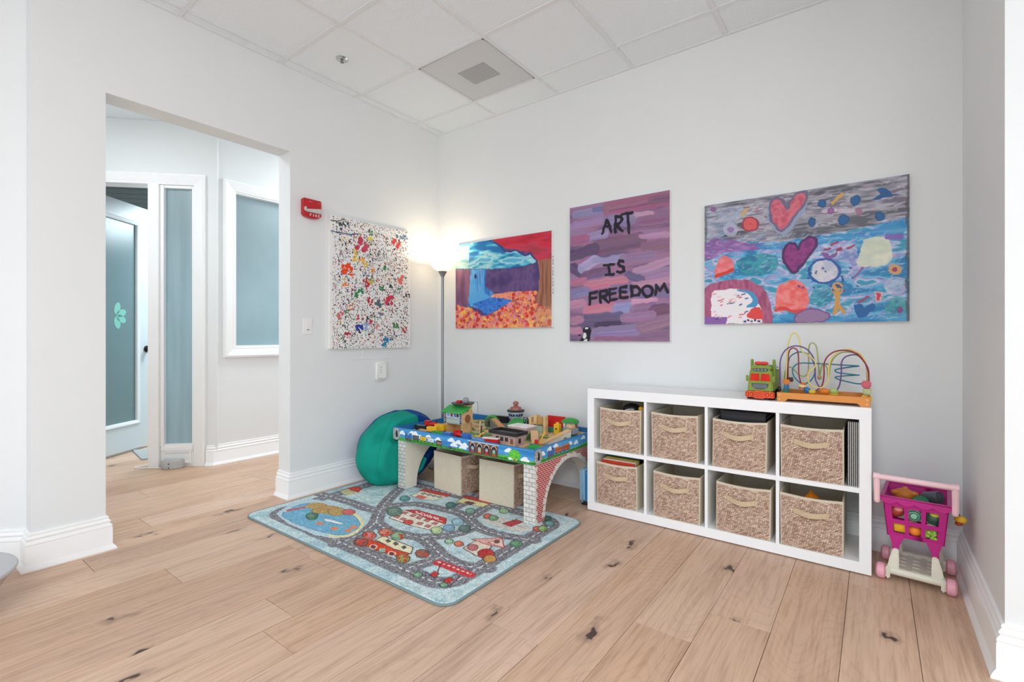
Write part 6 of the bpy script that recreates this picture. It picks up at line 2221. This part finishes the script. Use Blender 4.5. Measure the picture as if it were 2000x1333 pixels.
wire('b', C_PUR, [(625, 860, -.27), (622, 600, -.27), (625, 430, -.27), (680, 310, -.27), (780, 245, -.27), (900, 240, -.27), (1010, 290, -.26), (1085, 400, -.26), (1100, 540, -.26), (1110, 660, -.26), (1160, 750, -.26)])
wire('c', C_MAR, [(712, 860, -.21), (712, 640, -.21), (715, 380, -.21), (740, 290, -.21), (795, 265, -.21), (850, 310, -.21), (862, 450, -.21), (865, 600, -.21), (890, 690, -.22), (930, 790, -.23)])
wire('d', C_MAR, [(1110, 800, -.25), (1190, 730, -.25), (1218, 600, -.25), (1220, 460, -.25), (1260, 370, -.25), (1350, 305, -.24), (1470, 285, -.23), (1600, 310, -.23), (1710, 400, -.23), (1770, 520, -.23), (1782, 660, -.23), (1784, 860, -.23)])
wire('e', C_TEA, [(640, 860, -.19), (690, 640, -.19), (715, 430, -.19), (760, 360, -.19), (860, 318, -.19), (960, 335, -.19), (1040, 400, -.20), (1085, 500, -.20), (1080, 600, -.21), (1030, 680, -.21), (960, 720, -.21), (880, 710, -.21), (800, 640, -.21), (775, 560, -.21),
                  (800, 500, -.20), (870, 465, -.19), (1000, 460, -.18), (1250, 467, -.18), (1500, 474, -.18), (1655, 480, -.18), (1560, 495, -.16), (1380, 530, -.15), (1345, 552, -.15), (1400, 575, -.16), (1600, 588, -.18), (1660, 592, -.18), (1560, 602, -.16),
                  (1380, 625, -.15), (1350, 640, -.15), (1420, 665, -.16), (1600, 695, -.18), (1760, 715, -.19), (1775, 860, -.19)])
wire('f', C_OLV, [(650, 860, -.17), (650, 620, -.17), (690, 530, -.17), (740, 525, -.17), (800, 570, -.17), (860, 620, -.17), (920, 635, -.17), (975, 600, -.17), (990, 480, -.17), (992, 280, -.17), (1010, 215, -.17), (1050, 198, -.17), (1095, 240, -.17), (1115, 360, -.17),
                  (1130, 520, -.17), (1140, 620, -.17), (1170, 500, -.18), (1205, 480, -.18), (1245, 520, -.18), (1265, 640, -.18), (1290, 480, -.19), (1340, 380, -.20), (1440, 315, -.20), (1560, 310, -.20), (1660, 340, -.20), (1740, 440, -.20), (1760, 620, -.20), (1762, 860, -.20)])
wire('g', C_PUR, [(1380, 790, -.22), (1420, 700, -.22), (1438, 560, -.22), (1440, 440, -.22), (1480, 375, -.22), (1550, 345, -.22), (1640, 345, -.21), (1720, 420, -.21), (1775, 520, -.21), (1780, 700, -.21), (1780, 860, -.21)])


def bead(name, m, px, py, y, r, kind='ell'):
    x_, _, z_ = W(px, py, y)
    if kind == 'ell':
        b = MB().ell((x_, y, z_), r, 16, 10)
        return b.build(name, m, MZ)
    b = MB().box(x_ - r[0], x_ + r[0], y - r[1], y + r[1], z_ - r[2], z_ + r[2])
    return b.build(name, m, MZ, bevel=min(r) * .35, seg=2)


B_ = lambda n, c=None: mat('bead_' + n, c, .4, var=.06)
bead('wooden_bead', B_('tan', (190, 160, 110)), 1140, 645, -.17, (.011, .011, .011))
bead('orange_block', B_('orange', (236, 130, 30)), 700, 705, -.24, (.016, .012, .013), 'box')
bead('black_block', B_('black', (44, 40, 44)), 735, 680, -.20, (.016, .008, .012), 'box')
bead('blue_block', B_('blue', (40, 120, 180)), 700, 775, -.24, (.013, .012, .011), 'box')
bead('green_block', B_('green', (40, 140, 110)), 690, 825, -.235, (.016, .010, .010), 'box')
bead('black_bead', B_('black'), 612, 800, -.27, (.010, .010, .016))
cb = bead('car_bead', B_('cream', (238, 226, 170)), 920, 755, -.225, (.022, .010, .012))
bead('car_roof', B_('car_orange', (220, 120, 40)), 935, 728, -.225, (.014, .009, .009))
for px_ in (890, 960):
    bead('car_wheel', B_('rust', (196, 100, 40)), px_, 775, -.236, (.006, .003, .006))
bead('blue_bead', B_('blue'), 990, 800, -.24, (.016, .010, .016))
bead('yellow_bead', B_('yellow', (236, 200, 60)), 1060, 815, -.25, (.017, .010, .012))
bead('orange_bead', B_('orange'), 1225, 800, -.25, (.023, .011, .016))
bead('green_bead', B_('pale_green', (176, 200, 120)), 1335, 800, -.22, (.022, .011, .016))
bead('yellow_bead', B_('yellow'), 1335, 838, -.22, (.026, .008, .005))
bead('pink_block', B_('pink', (206, 92, 110)), 1750, 695, -.222, (.020, .022, .018), 'box')
bead('pale_green_block', B_('pale', (190, 200, 150)), 1760, 780, -.222, (.018, .022, .015), 'box')
bead('yellow_block', B_('yellow'), 1752, 868, -.222, (.022, .024, .018), 'box')

# ================================================================== toy shopping cart
K = thing('toy_shopping_cart', 'pink and magenta toy shopping cart with cream base in the alcove corner', 'toy cart', (3.4225, -.255, 0), R(-5))
M_MAG, M_PINK, M_CREAM = mat('cart_magenta', (190, 26, 132), .35, var=.04), mat('cart_pink', (244, 206, 212), .4, var=.04), mat('cart_cream', (228, 226, 208), .45, var=.03)
M_WHEEL = mat('cart_wheel', (240, 172, 188), .45, var=.05)
for x_ in (-.112, .112):
    for y_ in (-.125, .125):
        s_ = 1 if x_ > 0 else -1
        MB().lathe([(0, -.019), (.024, -.019), (.034, -.012), (.036, 0), (.034, .012), (.024, .019), (0, .019)], n=28) .build('wheel', M_WHEEL, K)
# wheels were lathed upright; turn and place them
ws = [c for c in K.children if c.name.startswith('wheel')]
for c, (x_, y_) in zip(ws, ((-.122, -.128), (-.122, .118), (.122, -.128), (.122, .118))):
    c.rotation_euler = (0, R(90), 0)
    c.location = (x_, y_, .036)
for y_ in (-.128, .118):
    MB().cyl((-.100, y_, .046), (.100, y_, .046), .017, n=18).build('axle_bar', M_CREAM, K)
    for x_ in (-.096, .096):
        MB().box(x_ - .008, x_ + .008, y_ - .024, y_ + .024, .012, .068).build('wheel_bracket', M_CREAM, K, bevel=.005)
# slotted lower shelf
for q in range(4):
    x_ = -.075 + .050 * q
    MB().box(x_ - .011, x_ + .011, -.115, .105, .048, .054).build('shelf_slat', M_CREAM, K)
for y_ in (-.075, -.030, .015, .060):
    MB().box(-.086, .086, y_ - .014, y_ + .014, .047, .053).build('shelf_bar', M_CREAM, K)
# posts
for x_, s_ in ((-.078, -1), (.078, 1)):
    for y_, t_ in ((-.128, -1), (.118, 1)):
        vs = []
        for z_, hw, xo, yo in ((.050, .022, 0, 0), (.100, .018, -.004 * s_, .004), (.150, .010, -.010 * s_, .010)):
            for dx, dy in ((-hw, -.012), (hw, -.012), (hw, .012), (-hw, .012)):
                vs.append((x_ + dx + xo, y_ + dy - t_ * yo, z_))
        fs = [(k_ * 4 + q, k_ * 4 + (q + 1) % 4, k_ * 4 + 4 + (q + 1) % 4, k_ * 4 + 4 + q) for k_ in (0, 1) for q in range(4)] + [(0, 3, 2, 1), (8, 9, 10, 11)]
        MB().add(vs, fs).build('base_post', M_CREAM, K, bevel=.004)
        vs = []
        for z_, hw, xo in ((.120, .011, -.006 * s_), (.165, .013, -.010 * s_), (.215, .030, -.014 * s_)):
            for dx, dy in ((-hw, -.010), (hw, -.010), (hw, .010), (-hw, .010)):
                vs.append((x_ + dx + xo, y_ + dy - t_ * .012, z_))
        MB().add(vs, fs).build('basket_leg', M_MAG, K, bevel=.003)


# basket: tapered, with windows
def bk(p):
    x_, y_, z_ = p
    k_ = (z_ - .205) / .18
    s_ = .86 + .14 * k_
    return (x_ * s_, (y_ + .005) * (.84 + .16 * k_) - .005, z_)


bw, bd, z0, z1 = .116, .148, .205, .385
t_ = .005


def wall_grid(mb, axis, pos, lo, hi, cols, rows):
    """a wall with windows: full rows and columns of plate, left open at the holes"""
    cs = [lo + (hi - lo) * v_ for v_ in cols]
    for k_ in range(0, len(cs) - 1, 2):
        for a, b_ in zip(rows[:-1], rows[1:]):
            mb.box(*((cs[k_], cs[k_ + 1], pos, pos + t_) if axis == 'x' else (pos, pos + t_, cs[k_], cs[k_ + 1])), a, b_)
    for k_ in range(0, len(rows) - 1, 2):
        for q in range(1, len(cs) - 2, 2):
            mb.box(*((cs[q], cs[q + 1], pos, pos + t_) if axis == 'x' else (pos, pos + t_, cs[q], cs[q + 1])), rows[k_], rows[k_ + 1])


rows = [z0, .224, .268, .288, .346, z1]
b = MB(f=bk)
wall_grid(b, 'x', -bd, -bw, bw, [0, .13, .33, .40, .60, .67, .87, 1], rows)
b.build('basket_front', M_MAG, K, fix=True)
b = MB(f=bk)
wall_grid(b, 'x', bd - .01 - t_, -bw, bw, [0, .13, .33, .40, .60, .67, .87, 1], rows)
b.build('basket_back', M_MAG, K)
for x_ in (-bw, bw - t_):
    b = MB(f=bk)
    wall_grid(b, 'y', x_, -bd, bd - .01, [0, .13, .33, .40, .60, .67, .87, 1], rows)
    b.build('basket_side', M_MAG, K)
MB(f=bk).box(-bw + t_, bw - t_, -bd + t_, bd - .01 - t_, z0, z0 + .005).build('basket_floor', M_MAG, K)
# scalloped rim
b = MB()
n_ = 32
sc = []
for q in range(n_ + 1):
    u = q / n_
    sc.append((-bw - .008 + (2 * bw + .016) * u, z1 - .012 - .014 * abs(math.sin(math.pi * u * 4))))
b.prism([(-bw - .008, z1 + .006)] + sc + [(bw + .008, z1 + .006)], -bd - .010, -bd - .004, 'xz')
b.build('scalloped_rim', M_MAG, K)
MB().box(-bw - .008, bw + .008, -bd - .010, -bd + .006, z1, z1 + .008).build('rim', M_MAG, K, bevel=.002)
MB().box(-bw - .008, bw + .008, bd - .016, bd, z1, z1 + .008).build('rim', M_MAG, K, bevel=.002)
MB().box(-bw - .008, -bw + .008, -bd, bd - .01, z1, z1 + .008).build('rim', M_MAG, K, bevel=.002)
MB().box(bw - .008, bw + .008, -bd, bd - .01, z1, z1 + .008).build('rim', M_MAG, K, bevel=.002)
# handle
hy_, hz_ = -.178, .482
MB().cyl((-.128, hy_, hz_), (.128, hy_, hz_), .0125, n=18).build('handle_bar', M_PINK, K)
for x_ in (-.134, .134):
    MB().cyl((x_ - .012, hy_, hz_), (x_ + .012, hy_, hz_), .0150, n=18).build('handle_cap', M_PINK, K)
    MB().prism([(hy_ - .013, hz_), (hy_ + .013, hz_), (hy_ + .030, .400), (hy_ + .034, .362), (hy_ + .010, .355), (hy_ - .002, .365)], x_ - .011, x_ + .011, 'yz').build('handle_arm', M_PINK, K, bevel=.005)

# toy food in the cart: world positions
KM = Matrix.Translation((3.4225, -.255, 0)) @ Matrix.Rotation(R(-5), 4, 'Z')


def food(name, label, loc, rot=(0, 0, 0)):
    p = KM @ Vector(loc)
    f_ = thing(name, label, 'toy food', p, 0, 'toy food in the cart')
    f_.rotation_euler = rot
    return f_


f_ = food('toy_chicken', 'golden brown roast chicken toy on top of the cart', (-.045, .010, .372))
MB().ell((0, 0, 0), (.042, .036, .028), 20, 12).build('body', mat('food_roast', (206, 124, 40), .4, var=.15, scale=40), f_)
MB().ell((.034, -.016, .012), (.020, .012, .012)).build('drumstick', mat('food_roast'), f_)
MB().ell((-.034, -.016, .008), (.018, .012, .012)).build('drumstick', mat('food_roast'), f_)
MB().ell((.004, .004, .022), (.014, .012, .014)).build('wing', mat('food_roast'), f_)
f_ = food('toy_can', 'dark grey toy can lying on top of the cart', (.058, .000, .380), (R(70), 0, R(50)))
MB().lathe([(0, -.034), (.026, -.034), (.028, -.030), (.028, .030), (.026, .034), (.022, .034), (.021, .031), (0, .031)], n=28).build('can', mat('food_can', (88, 96, 104), .35, .2, var=.05), f_)
f_ = food('toy_jar', 'green lidded toy jar beside the grey can', (.016, -.035, .352), (R(60), 0, 0))
MB().lathe([(0, -.03), (.026, -.03), (.026, .02), (0, .02)], n=24).build('jar', mat('food_jar', (150, 200, 176), .3, var=.08), f_)
MB().lathe([(.0, .02), (.029, .02), (.029, .032), (.022, .034), (0, .034)], n=24).build('lid', mat('food_lid', (26, 110, 76), .4), f_)
f_ = food('toy_sausage', 'red-brown toy meat behind the top left basket hole', (-.068, -.105, .318))
MB().ell((0, 0, 0), (.030, .022, .026)).build('meat', mat('food_meat', (170, 64, 44), .4, var=.3, scale=60), f_)
MB().ell((.008, -.012, .012), (.018, .012, .012)).build('fat', mat('food_pink', (226, 140, 130), .4), f_)
f_ = food('toy_cabbage', 'pale green ringed toy behind the top middle basket hole', (-.006, -.102, .312))
MB().ell((0, 0, 0), (.030, .022, .028)).build('body', mat('food_mint', (150, 206, 176), .4, var=.15, scale=50), f_)
for r_ in (.014, .023):
    MB().tube([(r_ * math.cos(t), -.0195 - .0035 * (1 - r_ / .023), r_ * math.sin(t)) for t in (2 * math.pi * k / 20 for k in range(20))], .002, 5, closed=True).build('ring', mat('food_ring', (40, 110, 84), .4), f_)
f_ = food('toy_melon', 'dark green striped toy behind the top right basket hole', (.064, -.104, .312))
MB().ell((0, 0, 0), (.029, .022, .027)).build('body', mat('food_dark', (50, 90, 70), .4, var=.5, scale=70), f_)
MB().ell((.004, -.008, .020), (.020, .015, .010)).build('cap', mat('food_lime', (206, 206, 70), .4), f_)
f_ = food('toy_corn', 'yellow toy bananas behind the bottom left basket hole', (-.056, -.100, .250))
for q in range(4):
    MB().tube(spline([(-.018 + .011 * q, .0, .024), (-.016 + .011 * q, -.010, .004), (-.014 + .011 * q, -.004, -.022)], 5), .008, 8).build('banana', mat('food_banana', (244, 196, 46), .4, var=.08), f_)
f_ = food('toy_orange', 'round orange toy fruit behind the bottom middle basket hole', (-.002, -.100, .242))
MB().ell((0, 0, 0), (.026, .024, .025)).build('fruit', mat('food_orange', (246, 140, 44), .45, var=.05, bump=.3), f_)
MB().cyl((0, -.006, .022), (0, -.004, .032), .003, n=6).build('stalk', mat('food_lid'), f_)
f_ = food('toy_cheese', 'cream wedge toy leaning above the orange fruit', (-.006, -.102, .281))
MB().prism([(-.018, -.008), (.018, -.008), (-.010, .012)], -.012, .012, 'xz').build('wedge', mat('food_cream', (240, 210, 140), .5), f_)
f_ = food('toy_grapes', 'lime green toy grapes behind the bottom right basket hole', (.054, -.102, .240))
rb = random.Random(3)
for q in range(14):
    MB().ell((rb.uniform(-.02, .02), rb.uniform(-.012, .006), rb.uniform(-.022, .016)), (.009, .009, .009), 10, 7).build('grape', mat('food_lime2', (176, 220, 92), .35, var=.08), f_)
f_ = food('toy_egg', 'white toy egg above the green grapes', (.054, -.104, .275))
MB().ell((0, 0, 0), (.020, .014, .011)).build('shell', mat('food_white', (238, 234, 230), .4), f_)
MB().ell((0, .004, -.006), (.016, .012, .008)).build('cup', mat('food_cream'), f_)
f_ = food('toy_flower', 'yellow toy hanging from the right side of the cart', (.152, -.055, .318))
MB().ell((0, 0, 0), (.022, .020, .016)).build('petals', mat('food_banana'), f_)
MB().ell((-.006, -.006, -.018), (.014, .012, .010)).build('centre', mat('food_meat'), f_)
MB().tube([(-.022, 0, .062), (-.010, 0, .030), (0, 0, .010)], .003, 6).build('string', M_BLACK, f_)


# ---- pieces that sit on a part rather than on the thing itself
def nest(root, pairs):
    base = lambda n: n.split('.')[0]
    kids = list(root.children)
    for child, host in pairs:
        h = next((c for c in kids if base(c.name) == host), None)
        for c in kids:
            if h is not None and base(c.name) == child:
                c.parent = h


for o_ in list(COL.objects):
    n_ = o_.name.split('.')[0]
    if o_.parent is not None:
        continue
    if n_ == 'toy_truck':
        nest(o_, [('grille_bar', 'grille'), ('lamp', 'light_bar'), ('guard_slot', 'bumper_guard'), ('bumper_block', 'bumper'), ('windscreen', 'cab'), ('mirror', 'cab'), ('beacon', 'cab_roof')])
    elif n_ == 'toy_brick_station':
        nest(o_, [('window', 'walls'), ('door', 'walls'), ('side_window', 'walls')])
    elif n_ == 'toy_control_tower':
        nest(o_, [('window', 'cabin')])
    elif n_ == 'toy_station':
        nest(o_, [('printed_front', 'upper_storey'), ('side_disc', 'upper_storey'), ('red_block', 'turntable_top'), ('grey_rock', 'turntable_top')])
    elif n_ == 'door_1':
        nest(o_, [('knob', 'leaf'), ('rose', 'leaf'), ('glass_bead', 'leaf'), ('logo', 'pane')])
    elif n_ == 'wall_sensor':
        nest(o_, [('indicator', 'front_cover')])
    elif n_ == 'fire_alarm':
        nest(o_, [('lettering', 'body'), ('vent_slot', 'body')])
    elif n_ == 'light_switch':
        nest(o_, [('slider', 'rocker')])
    elif n_ == 'floor_lamp':
        nest(o_, [('bulb', 'shade')])
    elif n_ == 'bead_maze':
        nest(o_, [('screw', 'front_board'), ('car_roof', 'car_bead'), ('car_wheel', 'car_bead')])
    elif n_ == 'woven_bin':
        nest(o_, [('rim_binding', 'body')])
    elif n_ == 'toy_engine':
        nest(o_, [('cab_roof', 'cab'), ('funnel', 'boiler'), ('dome', 'boiler'), ('smokebox_front', 'boiler')])
    elif n_ == 'toy_suitcase':
        nest(o_, [('rib', 'front_shell')])
    elif n_ == 'train_table':
        nest(o_, [('front_print', 'front_rail'), ('printed_board', 'board')])
